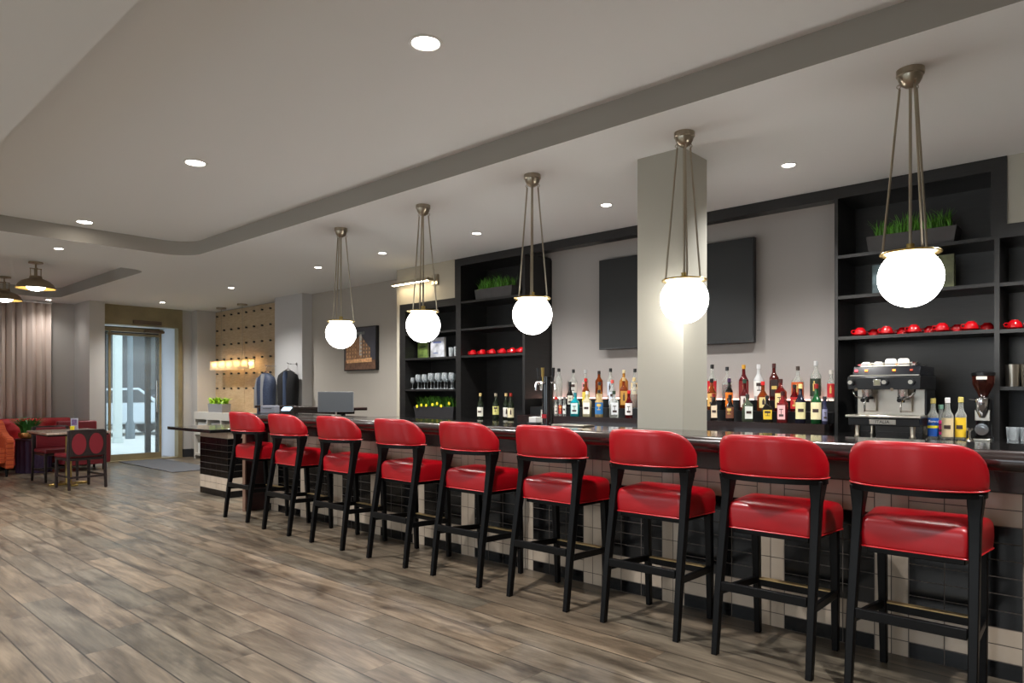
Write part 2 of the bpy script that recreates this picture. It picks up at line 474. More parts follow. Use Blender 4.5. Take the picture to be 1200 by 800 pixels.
m = MB(); m.box(-13.86, 5.6, 0, -13.845, 5.8, 0.16); m.box(-13.6, 5.8, 0, -13.585, 6.2, 0.16); m.box(-13.86, 5.785, 0, -13.585, 5.8, 0.16)
struct('baseboard_entrance', m, mat('base_dark', (48, 48, 50), 0.5), smooth=False)
# floor register / threshold
struct('trim_1', MB().box(-14.0, 4.14, 0, -13.78, 5.6, 0.02), M_bronze, bevel=0.004)

# ------------------------------------------------------------------ entrance door
m = MB()
m.box(-13.98, 4.14, 2.52, -13.80, 5.60, SOFFIT)            # header
m.box(-13.98, 5.52, 0.02, -13.80, 5.60, 2.52)
m.box(-13.98, 4.14, 0.02, -13.80, 4.18, 2.52)
door = struct('door_1', m, M_bronze, bevel=0.004)
m = MB(); m.box(-13.94, 4.18, 2.40, -13.84, 5.26, 2.47); m.box(-13.93, 4.3, 2.33, -13.86, 5.2, 2.37)
obj('transom_bar', m, M_bronze, door, smooth=False)
m = MB(); m.box(-13.92, 4.32, 0.02, -13.88, 4.36, 2.40); m.box(-13.92, 5.20, 0.02, -13.88, 5.24, 2.40); m.box(-13.92, 4.36, 0.02, -13.88, 5.20, 0.13)
obj('door_frame', m, M_bronze, door, smooth=False)
obj('door_glass', MB().box(-13.905, 4.36, 0.13, -13.895, 5.20, 2.33), M_glass, door, smooth=False)
obj('side_glass', MB().box(-13.905, 4.18, 0.02, -13.897, 4.32, 2.40), M_glass, door, smooth=False)
m = MB(); m.cyl((-13.84, 5.14, 0.9), (-13.84, 5.14, 1.5), 0.012); m.cyl((-13.88, 5.14, 0.95), (-13.84, 5.14, 0.95), 0.008); m.cyl((-13.88, 5.14, 1.45), (-13.84, 5.14, 1.45), 0.008)
obj('door_handle', m, M_chrome, door)
m = MB(); m.box(-13.86, 4.9, 2.40, -13.76, 5.25, 2.44); m.box(-13.80, 4.7, 2.55, -13.76, 5.2, 2.62)
obj('door_closer', m, mat('closer_grey', (110, 96, 84), 0.5, 0.5), door, bevel=0.004)
# vestibule: side walls, second glazed screen
struct('wall_vestibule', MB().box(-14.8, 5.53, 0, -13.98, 5.7, 2.6), mat('vestibule_grey', (196, 200, 210), 0.6), smooth=False)
struct('ceiling_vestibule', MB().box(-14.8, 4.0, 2.56, -13.98, 5.7, 2.66), M_ceil, smooth=False)
m = MB()
for y, w_ in ((4.06, .06), (4.50, .05), (5.26, .10), (5.46, .07)): m.box(-14.8, y, 0, -14.74, y + w_, 2.56)
m.box(-14.8, 4.06, 2.44, -14.74, 5.53, 2.56)
struct('window_2', m, mat('frame_dark', (38, 42, 46), 0.4, 0.5), smooth=False)
struct('ground_outside', MB().box(-60, -30, -0.12, -14.5, 45, -0.02), mat('pavement', (205, 205, 200), 0.8, noise=0.08, scale=1.0), smooth=False)
# street: facade across the road
b = thing('street_building', 'pale grey street facade with dark glazed bays beyond the glass door', 'building', (-30, 12, 0))
m = MB(); m.box(-1, -22, 0, 1, 22, 14)
obj('facade', m, mat('facade_stone', (84, 88, 90), 0.7, noise=0.15, scale=0.8), b, smooth=False)
for i, y in enumerate([-14.5, -11, -7.6, -4.2, -0.8, 2.6, 6.0]):
    m = MB(); m.box(1.0, y, 0.5, 1.08, y + 2.6, 3.6); m.box(1.0, y, 4.4, 1.08, y + 2.6, 7.5)
    obj('shop_window', m, mat('dark_glazing', (38, 46, 54), 0.15), b, smooth=False)
for i, y in enumerate([-12.9, -5.9, 0.9]):
    m = MB(); m.box(1.0, y - 0.35, 0, 1.5, y + 0.35, 14)
    obj('pier', m, mat('facade_pale', (196, 202, 198), 0.7), b, smooth=False)
m = MB(); m.box(1.0, -22, 3.8, 2.6, 22, 4.05)
obj('awning', m, mat('awning_dark', (60, 66, 70), 0.6), b, smooth=False)
pc = thing('street_column', 'pale square column outside the entrance, left of the lamp post', 'column', (-19.2, 6.18, -0.02))
m = MB(); m.box(-0.08, -0.09, 0.12, 0.08, 0.09, 4.2); obj('shaft', m, mat('facade_pale'), pc, bevel=0.01)
m = MB(); m.box(-0.1, -0.11, 0, 0.1, 0.11, 0.12); obj('plinth', m, mat('facade_pale'), pc, bevel=0.01)
lp = thing('street_lamp', 'grey metal lamp post on the pavement outside the glass door', 'lamp post', (-20.6, 6.95, -0.02))
m = MB(); m.lathe([(0.12, 0), (0.12, 0.4), (0.075, 0.5), (0.065, 5.0)], n=14); obj('post', m, mat('post_grey', (96, 106, 112), 0.5, 0.3), lp)
m = MB(); m.cyl((0, 0, 3.9), (0, 1.2, 4.3), 0.04); m.ell((0, 1.3, 4.3), 0.2, 0.3, 0.12); obj('lamp_arm', m, mat('post_grey'), lp)

def make_car(loc, rz, label, rgb, nm='parked_car'):
    c = thing(nm, label, 'car', loc, rz)
    prof = [(-2.1, 0.35), (-2.15, 0.65), (-2.05, 0.85), (-1.3, 0.95), (-0.75, 1.38), (0.6, 1.42), (1.2, 0.98), (2.0, 0.85), (2.2, 0.6), (2.15, 0.35)]
    m = MB(); m.prism_y(prof, -0.85, 0.85)
    obj('body', m, mat('car_paint_%d' % rgb[0], rgb, 0.3, 0.3, coat=0.6), c, bevel=0.06)
    m = MB(); m.prism_y([(-1.15, 0.98), (-0.72, 1.32), (0.55, 1.36), (1.0, 0.98)], -0.86, 0.86)
    obj('window', m, mat('dark_glazing'), c)
    for x in (-1.35, 1.35):
        for y in (-0.78, 0.78):
            m = MB(); m.cyl((x, y - 0.1, 0.33), (x, y + 0.1, 0.33), 0.33, n=20); obj('wheel', m, M_blackp, c)
    return c
make_car((-22.6, 7.0, -0.02), PI / 2, 'silver car parked on the street, nearer one seen through the door', (176, 184, 190))
make_car((-26.5, 10.4, -0.02), PI / 2, 'dark car parked beyond the silver car on the street', (52, 60, 70))

# door mat
o = obj('door_mat', MB().box(-13.75, 4.45, 0.0, -11.35, 5.2, 0.012), mat('mat_grey', (88, 90, 94), 0.95, noise=0.2, scale=90, bump=0.5), bevel=0.004)
tag(o, 'long dark grey entrance mat on the floor before the glass door', 'mat')

# ------------------------------------------------------------------ downlights
def make_downlight(z):
    d = thing('ceiling_light', '', 'ceiling light', (0, 0, z), 0, 'recessed downlights')
    m = MB(); m.lathe([(0.066, -0.001), (0.072, -0.006), (0.085, -0.004), (0.088, 0.001)], n=28, caps=False)
    obj('trim_ring', m, mat('white_trim', (215, 214, 210), 0.35), d)
    m = MB(); m.lathe([(0.0005, -0.002), (0.067, -0.002)], n=28, caps=False)
    obj('lamp', m, M_lamp, d)
    return d
DL = {}
def spot(x, y, z, p, ang=2.3):
    l = bpy.data.lights.new('downlight_beam', 'SPOT'); l.energy = p; l.spot_size = ang; l.spot_blend = 0.9; l.color = (1, 0.985, 0.965); l.shadow_soft_size = 0.06
    o = bpy.data.objects.new('downlight_beam', l); COL.objects.link(o); o.location = (x, y, z - 0.03)
place_words = {}
def place_light(x, y, z, label):
    if z not in DL:
        DL[z] = make_downlight(z); d = DL[z]; d.location = (x, y, z - 0.0005); d['label'] = label; d.scale = (1, 1, 1) if z == TRAY else (.62, .62, 1)
    else:
        dup(DL[z], (x, y, z - 0.0005), label)
tl = ['recessed downlight in the raised ceiling tray, beyond the right frame edge', 'recessed downlight in the raised ceiling tray above the camera',
      'largest round downlight, nearest in the raised ceiling tray', 'round downlight in the middle of the raised ceiling tray',
      'small round downlight at the far end of the raised ceiling tray']
for (x, y), t in zip(TRAY_SPOTS, tl):
    if x < 0 and x != 0.06: place_light(x, y, TRAY, t)
    spot(x, y, TRAY, SPOT_POWER)
sl = ['', '', 'small downlight right of the pillar, between the two nearest globe pendants', 'small downlight just left of the white pillar top',
      'small downlight between the second and third nearest-the-door globes, left of the pillar', 'small downlight above the beige picture-light bulkhead',
      'small downlight over the bar beside the leftmost globe pendant', 'small downlight in front of the wooden pegboard wall', 'small downlight nearest the entrance door header',
      'small downlight on the soffit left of the tray corner', 'tiny downlight at the right edge of the curtain']
for (x, y), t in zip(SOFFIT_SPOTS, sl):
    if t: place_light(x, y, SOFFIT, t)
    spot(x, y, SOFFIT, SPOT_POWER * (0.06 if x < -13.5 else 0.75))
for x, y in HALL_FILL_SPOTS:
    spot(x, y, SOFFIT, SPOT_POWER * (0.45 if y > -1 else 0.9))

# ------------------------------------------------------------------ back bar
CT = 0.975
m = MB(); m.box(-7.10, 5.0, 0.935, 0.48, 6.08, CT)
bb = thing('back_counter', 'long black back counter running under the shelves behind the bar', 'counter', (0, 0, 0))
obj('counter_slab', m, M_granite, bb, bevel=0.005)
obj('cabinet_body', MB().box(-7.08, 5.06, 0.1, 0.46, 6.06, 0.935), M_black, bb, smooth=False)
obj('toe_kick', MB().box(-7.08, 5.12, 0, 0.46, 6.06, 0.1), M_blackp, bb, smooth=False)
for i in range(12):
    x0 = -7.06 + i * 0.626
    dd = obj('door', MB().box(x0, 5.04, 0.12, x0 + 0.61, 5.06, 0.90), M_black, bb, smooth=False)
    obj('handle', MB().box(x0 + 0.54, 5.02, 0.6, x0 + 0.555, 5.04, 0.76), M_steel, dd, smooth=False)

YF, YB = 5.64, 6.095
lint = obj('lintel_beam', MB().box(-6.06, YF, 2.79, -0.644, YF + 0.12, SOFFIT - 0.002), M_black, smooth=False)
tag(lint, 'long black wooden lintel under the ceiling joining both shelf units', 'beam')

u = thing('shelving_unit', 'black built-in shelf unit left of the pale wall with television', 'shelves', (0, 0, 0))
obj('back_panel', MB().box(-7.11, YB - 0.012, CT, -4.93, YB, 2.79), M_black, u, smooth=False)
m = MB(); m.box(-7.11, YF, CT, -7.0, YB - 0.012, 2.42); obj('side_panel', m, M_black, u, smooth=False)
m = MB(); m.box(-4.975, YF, CT, -4.94, YB - 0.012, 2.79); obj('side_panel', m, M_black, u, smooth=False)
m = MB(); m.box(-6.04, YF, CT, -5.955, YB - 0.012, 2.33); m.box(-6.058, YF, 2.33, -5.955, YB - 0.012, 2.79); obj('divider', m, M_black, u, smooth=False)
obj('top_panel', MB().box(-6.058, YF + 0.121, 2.79, -4.94, YB, 2.81), M_black, u, smooth=False)
obj('top_rail', MB().box(-7.0, YF, 2.33, -6.06, YB - 0.012, 2.42), M_black, u, smooth=False)
for z in (2.04, 1.72, 1.325): obj('shelf', MB().box(-7.0, YF + 0.005, z - 0.025, -6.04, YB - 0.012, z), M_black, u, smooth=False)
for z in (2.365, 2.04, 1.72): obj('shelf', MB().box(-5.955, YF + 0.005, z - 0.025, -4.975, YB - 0.012, z), M_black, u, smooth=False)

u = thing('shelving_unit', 'black built-in shelf unit right of the television, holding the coffee machine', 'shelves', (0, 0, 0))
obj('back_panel', MB().box(-1.74, YB - 0.012, CT, 0.48, YB, 2.79), M_black, u, smooth=False)
obj('side_panel', MB().box(-1.74, YF, CT, -1.715, YB - 0.012, 2.79), M_black, u, smooth=False)
obj('side_panel', MB().box(0.45, YF, CT, 0.48, YB - 0.012, 2.42), M_black, u, smooth=False)
m = MB(); m.box(-0.734, YF, 2.33, -0.644, YB - 0.012, 2.79); m.box(-0.715, YF, CT, -0.685, YB - 0.012, 2.33)
obj('divider', m, M_black, u, smooth=False)
obj('top_panel', MB().box(-1.74, YF + 0.121, 2.79, -0.644, YB, 2.81), M_black, u, smooth=False)
obj('top_rail', MB().box(-0.644, YF, 2.33, 0.48, YB - 0.012, 2.42), M_black, u, smooth=False)
for z in (2.35, 2.035, 1.72): obj('shelf', MB().box(-1.715, YF + 0.005, z - 0.025, -0.715, YB - 0.012, z), M_black, u, smooth=False)
for z in (2.03, 1.715, 1.33): obj('shelf', MB().box(-0.685, YF + 0.005, z - 0.025, 0.45, YB - 0.012, z), M_black, u, smooth=False)

# television
t = thing('television', 'large flat black television on the pale wall, half hidden by the pillar', 'television', (-3.374, 6.079, 2.208))
obj('casing', MB().box(-0.842, -0.075, -0.4725, 0.842, -0.03, 0.4725), M_blackp, t, bevel=0.004)
obj('screen', MB().box(-0.83, -0.079, -0.455, 0.83, -0.075, 0.462), M_tvs, t, smooth=False)
obj('wall_bracket', MB().box(-0.3, -0.03, -0.2, 0.3, 0.0, 0.2), M_darkmetal, t, smooth=False)

# pillar
struct('wall_pillar', MB().box(-2.52, 4.04, 0, -2.175, 4.375, SOFFIT), M_pill, bevel=0.004)

# liquor steps
NX0, NX1 = -4.90, -1.76
st = thing('bottle_steps', 'black three-tier stepped stand carrying the liquor bottles behind the pillar', 'display stand')
for k, (y0, z0, z1) in enumerate(((5.47, CT, 1.045), (5.68, CT, 1.13), (5.88, CT, 1.22))):
    y1 = (5.68, 5.88, 6.08)[k]
    obj('step', MB().box(NX0, y0, z0, NX1, y1, z1), M_nose if k == 0 else M_blackp, st, smooth=False)
led = obj('led_strip', MB().box(NX0, 6.05, 1.221, NX1, 6.065, 1.229), mat('pink_led', (255, 196, 178), 0.5, emit=5.0), smooth=False)
tag(led, 'thin glowing strip light behind the rear row of bottles', 'strip light')

# ------------------------------------------------------------------ bottles
def bottle(x, y, z, h, r, kind, glass, label_rgb, cap_rgb, text, liquid=None, lab=(0.12, 0.62), body_frac=None, group='liquor bottles on the tiered stand'):
    t = thing('liquor_bottle' if kind != 'wine' else 'wine_bottle', text, 'bottle', (x, y, z), math.atan2(-x, y) + random.uniform(-0.3, 0.3), group)
    n = 16
    nr = 0.013
    bf = body_frac or {'round': 0.58, 'slim': 0.62, 'square': 0.62, 'flask': 0.5, 'wine': 0.6, 'tall': 0.66}[kind]
    hb = h * bf; hn = h * 0.92
    prof = [(r * 0.9, 0), (r, 0.006), (r, hb * 0.94), (r * 0.93, hb), (r * 0.6, hb + (hn - hb) * 0.22), (nr * 1.15, hb + (hn - hb) * 0.45), (nr, hn), ]
    sq = kind in ('square', 'flask')
    def ring(rr, zz, k=1.0):
        if sq and rr > nr * 1.3:
            sy = 0.6 if kind == 'flask' else 1.0
            return [(a, c, zz) for a, c in rrect(rr, rr * sy, rr * (0.25 if kind == 'square' else 0.45), 3)]
        return [(rr * math.cos(PI / 8 + 2 * PI * i / 16 - PI / 8), rr * math.sin(2 * PI * i / 16), zz) for i in range(16)]
    gm = glassy('glass_%d_%d_%d' % glass[:3], glass[:3], glass[3] if len(glass) > 3 else 0.55)
    m = MB(); m.loft([ring(a, c) for a, c in prof]); obj('body', m, gm, t, angle=50)
    if liquid:
        lv = hb * liquid[3]
        m = MB(); m.loft([ring(r * 0.88, 0.008), ring(r * 0.88, lv)])
        obj('liquid', m, glassy('liquor_%d_%d_%d' % liquid[:3], liquid[:3], 0.35), t)
    m = MB(); cr = nr * 1.25
    m.lathe([(cr, hn - 0.012), (cr, h - 0.002), (cr * 0.85, h)], n=12); obj('cap', m, mat('cap_%d_%d_%d' % cap_rgb, cap_rgb, 0.35), t)
    if label_rgb:
        l0, l1 = lab[0] * h * 0.9, min(lab[1] * h * 0.9, hb * 0.92)
        m = MB()
        if sq:
            sy = 0.6 if kind == 'flask' else 1.0
            d = r * sy
            w = r * (0.82 if kind == 'square' else 0.75)
            m.box(-w, -d - 0.0012, l0, w, -d + 0.001, l1)
        else:
            rings = []
            for zz in (l0, l1):
                rings.append([((r + 0.0012) * math.cos(a), (r + 0.0012) * math.sin(a), zz) for a in [(-PI / 2 - 1.25) + 2.5 * i / 12 for i in range(13)]])
            m.loft(rings, closed=False)
        lb = obj('label', m, mat('paper_%d_%d_%d' % label_rgb, label_rgb, 0.6), t)
        # printed marks on the paper
        m = MB(); rr = (r * (0.6 if kind == 'flask' else 1.0) if sq else r) + 0.0024
        dk = sum(label_rgb) > 360
        pat = random.choice([((0.66, 0.88, 0.52), (0.4, 0.68, 0.05), (0.36, 0.42, 0.4)), ((0.3, 0.72, 0.22), (0.7, 0.86, 0.12)), ((0.2, 0.36, 0.5), (0.34, 0.7, 0.06), (0.68, 0.74, 0.4)), ((0.42, 0.62, 0.55),)])
        for q, (a, bq, wq) in enumerate(pat):
            z0 = l0 + (l1 - l0) * a; z1 = l0 + (l1 - l0) * bq
            if sq: m.box(-r * wq, -rr, z0, r * wq, -rr + 0.001, z1)
            else:
                m.loft([[(rr * math.cos(aa), rr * math.sin(aa), zz) for aa in [(-PI / 2 - wq) + 2 * wq * i / 4 for i in range(5)]] for zz in (z0, z1)], closed=False)
        obj('print', m, mat('ink_dark', (60, 44, 40), 0.6) if dk else mat('ink_gold', (206, 176, 96), 0.5), lb)
    return t

CAMH = 1.3; CA, SA = math.cos(math.atan2(885, 805)), math.sin(math.atan2(885, 805))
def world_x(px, y):      # where a sight line through the photo column meets the plane Y = y
    tt = (px - 600) / 805.0
    dep = y / (SA + tt * CA)
    return -(dep * CA - tt * dep * SA)

CLR = (226, 228, 222, 0.8); AMB = (150, 72, 24, 0.65); RUBY = (112, 16, 20, 0.6); DK = (22, 18, 16, 0.2); GRN = (24, 84, 44, 0.35); TEAL = (20, 150, 160, 0.35); GOLD = (196, 140, 60, 0.6)
wsk = (170, 76, 20, 0.85); red_l = (176, 20, 24, 0.8); gold_l = (200, 130, 40, 0.8)
L_ = 'on back step left of pillar'; R_ = 'on back step right of pillar'
LM = 'on middle step left of pillar'; RM = 'on middle step right of pillar'
LF = 'on front step left of pillar'; RF = 'on front step right of pillar'
ROWC = [  # px, h, r, kind, glass, label, cap, text, liquid
 (655, .34, .036, 'tall', CLR, None, (22, 20, 22), 'clear bottle with tall black pourer, leftmost ' + L_, None),
 (672, .325, .043, 'round', CLR, (214, 214, 206), (28, 28, 28), 'round clear bottle with pale label, second from left ' + L_, None),
 (686, .315, .036, 'slim', CLR, (216, 150, 150), (170, 170, 170), 'slim bottle with pinkish label and grey cap ' + L_, None),
 (702, .30, .040, 'tall', AMB, None, (34, 22, 18), 'amber whiskey bottle with dark cap and no label ' + L_, None),
 (715.5, .325, .034, 'tall', CLR, (190, 200, 214), (24, 24, 24), 'tall clear bottle with bluish label and black cap ' + L_, None),
 (731, .305, .040, 'square', GOLD, None, (206, 190, 150), 'square amber bottle with pale stopper ' + L_, None),
 (744, .315, .040, 'round', CLR, (218, 196, 150), (24, 24, 24), 'clear bottle with cream label against the left side of the pillar', None),
 (834.5, .335, .042, 'round', CLR, (196, 24, 34), (20, 20, 20), 'round clear bottle with red label and black cap ' + R_, None),
 (852, .31, .045, 'round', CLR, None, (40, 40, 44), 'half-full clear decanter of red spirit with swing top ' + R_, red_l),
 (871.5, .325, .042, 'round', RUBY, (120, 20, 20), (206, 150, 40), 'dark red bottle with gold neck ' + R_, None),
 (889, .325, .042, 'round', (214, 214, 214, 0.3), (226, 222, 216), (206, 206, 206), 'white frosted bottle with pale neck ' + R_, None),
 (907, .33, .038, 'square', (84, 20, 18, 0.4), (40, 24, 22), (70, 30, 26), 'squarish deep red bottle with dark label ' + R_, None),
 (935, .30, .050, 'round', CLR, (196, 84, 34), (66, 52, 44), 'wide round clear bottle with orange label and dark stopper ' + R_, gold_l),
 (956, .34, .044, 'tall', CLR, (44, 54, 40), (200, 200, 200), 'tallest clear bottle with slanted dark label ' + R_, None),
 (974, .26, .03, 'slim', CLR, (190, 40, 44), (196, 190, 180), 'small clear bottle with red label, rightmost ' + R_, None)]
ROWB = [
 (668, .275, .036, 'flask', DK, (214, 212, 196), (20, 20, 20), 'black bottle with slanted white label ' + LM, None),
 (686.5, .31, .038, 'round', AMB, (220, 196, 80), (190, 34, 34), 'whiskey bottle with red cap and yellow label ' + LM, None),
 (702.5, .27, .032, 'round', GOLD, (222, 204, 160), (40, 36, 36), 'golden bottle with cream label behind the blue-label one ' + LM, None),
 (717.5, .29, .034, 'slim', CLR, (206, 214, 226), (200, 80, 70), 'clear slim bottle with pale label ' + LM, None),
 (731, .315, .040, 'square', AMB, (190, 140, 60), (196, 170, 120), 'stout amber bottle with tan slanted label ' + LM, None),
 (743, .31, .036, 'round', CLR, None, (202, 180, 130), 'clear bottle with gold collar, last ' + LM, gold_l),
 (834, .29, .038, 'round', AMB, (206, 160, 90), (24, 22, 22), 'amber bottle with tan label, leftmost ' + RM, None),
 (854.5, .29, .032, 'slim', DK, (228, 116, 22), (60, 34, 70), 'dark bottle with bright orange neck label ' + RM, None),
 (872.5, .28, .040, 'flask', RUBY, (214, 204, 196), (36, 70, 54), 'stout red bottle with white crest label ' + RM, None),
 (894, .26, .046, 'flask', AMB, (226, 206, 140), (210, 40, 40), 'wide flask with cream label and red seal ' + RM, None),
 (915, .28, .042, 'square', (120, 30, 26, 0.6), (224, 200, 140), (60, 20, 18), 'square ruby bottle with cream label ' + RM, None),
 (931, .23, .032, 'round', RUBY, (180, 30, 30), (30, 30, 30), 'short red bottle with dark cap ' + RM, None)]
ROWA = [
 (651.5, .20, .016, 'slim', CLR, (220, 210, 200), (200, 40, 40), 'narrow clear bottle with red cap, leftmost ' + LF, None),
 (656.5, .20, .016, 'slim', CLR, (190, 60, 50), (220, 220, 216), 'narrow clear bottle with red label ' + LF, None),
 (661.5, .20, .016, 'slim', CLR, (226, 226, 220), (90, 90, 90), 'narrow clear bottle with grey cap ' + LF, None),
 (674, .245, .042, 'square', TEAL, (206, 226, 222), (30, 120, 130), 'turquoise square bottle with white side label ' + LF, None),
 (688, .26, .040, 'square', (214, 206, 176, 0.5), (232, 230, 220), (220, 220, 214), 'pale square bottle with tall white label ' + LF, None),
 (702, .275, .040, 'round', (216, 190, 140, 0.6), (40, 110, 170), (34, 34, 36), 'pale gold bottle with blue label ' + LF, None),
 (719.5, .265, .040, 'square', CLR, (220, 222, 224), (40, 60, 44), 'clear bottle with big white label ' + LF, None),
 (737, .27, .034, 'round', RUBY, (230, 226, 222), (190, 24, 30), 'dark bottle with red neck and white label ' + LF, None),
 (836.5, .24, .030, 'square', DK, (226, 206, 176), (130, 34, 24), 'slim dark bottle with cream label, leftmost ' + RF, None),
 (855.5, .23, .034, 'round', DK, (112, 66, 46), (30, 26, 26), 'dark brown bottle with brown label ' + RF, None),
 (876, .235, .038, 'square', (100, 110, 92, 0.6), (226, 228, 220), (50, 50, 48), 'squat greenish bottle with large white label ' + RF, None),
 (899, .225, .044, 'flask', DK, (226, 190, 50), (26, 26, 26), 'round-shouldered dark bottle with yellow label ' + RF, None),
 (917, .26, .036, 'square', (140, 44, 48, 0.6), (226, 176, 176), (60, 24, 24), 'square bottle with pink label ' + RF, None),
 (938, .32, .038, 'round', (24, 24, 40, 0.2), (222, 212, 160), (226, 206, 140), 'tall dark blue bottle with cream label and cream neck ' + RF, None),
 (956.5, .32, .039, 'round', GRN, (228, 216, 172), (140, 30, 30), 'green bottle with cream label and red dot ' + RF, None),
 (978, .22, .020, 'round', (60, 60, 90, 0.4), (140, 140, 170), (40, 40, 44), 'small bottle with bluish label, rightmost ' + RF, None)]
for rows, y, z in ((ROWC, 5.96, 1.2201), (ROWB, 5.77, 1.1301), (ROWA, 5.575, 1.0451)):
    for (px, h, r, kd, gl, lb, cp, tx, lq) in rows:
        x = world_x(px, y)
        x = min(max(x, NX0 + r + 0.012), NX1 - r - 0.012)
        bottle(x, y, z, h * 0.97, r, kd, gl, lb, cp, tx, lq)
# wine bottles on the counter of the left unit
for px, h, lb, cp, tx in ((563, .30, (222, 218, 204), (196, 170, 110), 'dark wine bottle with low white label, leftmost on the back counter'),
                      (581, .30, (206, 200, 120), (150, 140, 120), 'wine bottle with greenish-yellow label on the back counter'),
                      (598.5, .30, (216, 206, 170), (150, 40, 28), 'wine bottle with cream label and red capsule on the back counter'),
                      (593, .30, (226, 222, 212), (206, 176, 120), 'wine bottle half hidden behind the red-capsule one')):
    y = 5.72 if px != 593 else 5.84
    bottle(world_x(px, y), y, CT + 0.0002, h, 0.037, 'wine', (26, 34, 22, 0.1), lb, cp, tx, None, lab=(0.1, 0.5) if px != 581 else (0.2, 0.56), group='wine bottles on the back counter')
# syrups
def syrup(px, y, h, r, glass, lbl, cap, tx, liquid):
    return bottle(world_x(px, y), y, CT + 0.0002, h, r, 'round', glass, lbl, cap, tx, liquid, lab=(0.08, 0.58), body_frac=0.6, group='syrup bottles by the coffee machine')
b1 = syrup(1093.5, 5.36, .275, .033, CLR, (24, 84, 170), (176, 160, 90), 'clear bottle with blue label reading in white script, leftmost syrup', None)
b1.rotation_euler = (0, 0, 0.2)
for ch in b1.children:
    if ch.name.startswith('label'):
        for g in list(ch.children): bpy.data.objects.remove(g)
        text_part('print', 'Torani', 0.022, mat('white_ink', (240, 240, 240), 0.6), ch, (0, -0.0355, 0.12), (PI / 2, 0, 0))
        obj('stripe', MB().loft([[(0.0348 * math.cos(a), 0.0348 * math.sin(a), zz) for a in [(-PI / 2 - 1.25) + 2.5 * i / 12 for i in range(13)]] for zz in (0.075, 0.092)], closed=False), M_yellow, ch)
syrup(1110.5, 5.34, .28, .034, CLR, (216, 196, 156), (222, 220, 220), 'bottle with cream label and orange top band, middle syrup', (220, 200, 170, 0.8))
syrup(1126, 5.36, .285, .033, CLR, (232, 192, 40), (212, 196, 110), 'bottle with yellow label and pale blue band, rightmost syrup', (210, 190, 110, 0.9))
for px, rgb, tx in ((1102.5, (214, 40, 120), 'small bottle with pink label behind the syrups'),):
    bottle(world_x(px, 5.52), 5.52, CT + 0.0002, .23, .027, 'round', CLR, rgb, (120, 160, 140), tx, None, group='syrup bottles by the coffee machine')

# ------------------------------------------------------------------ cups, glasses, books, planters
def make_red_cup(label):
    c = thing('red_cup', label, 'cup', (0, 0, 0), 0, 'red cups turned over on saucers')
    m = MB(); m.lathe([(0.043, 0.0), (0.045, 0.004), (0.043, 0.022), (0.034, 0.042), (0.024, 0.049), (0.022, 0.054), (0.018, 0.054), (0.016, 0.050)], n=20)
    obj('bowl', m, M_redcup, c)
    m = MB(); m.tube([(-0.040, 0, 0.012), (-0.056, 0, 0.012), (-0.062, 0, 0.022), (-0.056, 0, 0.034), (-0.038, 0, 0.034)], 0.0045, 6)
    obj('handle', m, M_redcup, c)
    return c
def make_saucer(label):
    m = MB(); m.lathe([(0.03, 0), (0.034, 0.003), (0.066, 0.009), (0.070, 0.012), (0.064, 0.0135), (0.03, 0.008)], n=24)
    return tag(obj('red_saucer', m, M_redcup), label, 'saucer', 'red saucers on the shelves')
cup0 = sau0 = None
def cups(pxs, y, z, words, single_big=()):
    global cup0, sau0
    for i, px in enumerate(pxs):
        x = world_x(px, y)
        l1 = 'red cup turned over on its saucer, %s' % (words % ORD[i]); l2 = 'red saucer under the %s' % (words % (ORD[i] + ' cup'))
        if cup0 is None:
            cup0 = make_red_cup(l1); sau0 = make_saucer(l2)
            cup0.location = (x, y, z + 0.0125); cup0.rotation_euler.z = 0.5; sau0.location = (x, y, z)
        else:
            dup(cup0, (x, y, z + 0.0125), l1, 0.3 + 0.3 * random.random()); dup(sau0, (x, y, z), l2)
cups((554.5, 565.5, 577, 589, 600.5, 611), 5.74, 1.7202, '%s from the left on the left shelf unit')
cups((1008, 1039, 1071, 1104, 1138), 5.72, 1.7202, '%s from the left above the coffee machine')
for k, px in enumerate((1024, 1058, 1090, 1122, 1157)):
    y = 5.92
    wd = '%s from the left in the back row above the coffee machine' % ORD[k]
    dup(cup0, (world_x(px, y), y, 1.7327), 'red cup turned over, ' + wd, 0.4); dup(sau0, (world_x(px, y), y, 1.7202), 'red saucer, ' + wd)
for k, px in enumerate((1189, 1213)):
    wd = ('left' if k == 0 else 'right') + ' one at the right frame edge shelf'
    dup(cup0, (world_x(px, 5.74), 5.74, 1.7277), 'red cup turned over, ' + wd, 0.4); dup(sau0, (world_x(px, 5.74), 5.74, 1.7152), 'red saucer, ' + wd)

def make_wineglass():
    m = MB(); m.lathe([(0.030, 0), (0.030, 0.003), (0.006, 0.008), (0.0035, 0.02), (0.0035, 0.075), (0.010, 0.085), (0.030, 0.105), (0.036, 0.130), (0.033, 0.165), (0.029, 0.185), (0.027, 0.185), (0.031, 0.16), (0.034, 0.130), (0.027, 0.108), (0.008, 0.09)], n=14)
    return obj('wine_glass', m, M_glassw)
wg = None
def glass_row(pxs, y, z, row):
    global wg
    for i, px in enumerate(pxs):
        lb = 'stemmed wine glass, %s from left in the %s row, lower left shelf' % (ORD[i], row)
        if wg is None:
            wg = make_wineglass(); tag(wg, lb, 'wine glass', 'stemmed glasses on the lower left shelf'); o = wg
            o.location = (world_x(px, y), y, z)
        else: o = dup(wg, (world_x(px, y), y, z), lb)
        s = 0.8 if px < 490 else (1.0 if px < 502 else 1.08)
        o.scale = (s, s, s)
glass_row((483.5, 490, 497.5, 505, 513, 521, 529), 5.74, 1.3253, 'front')
glass_row((494, 501, 509, 516.5, 524, 531), 5.88, 1.3253, 'back')

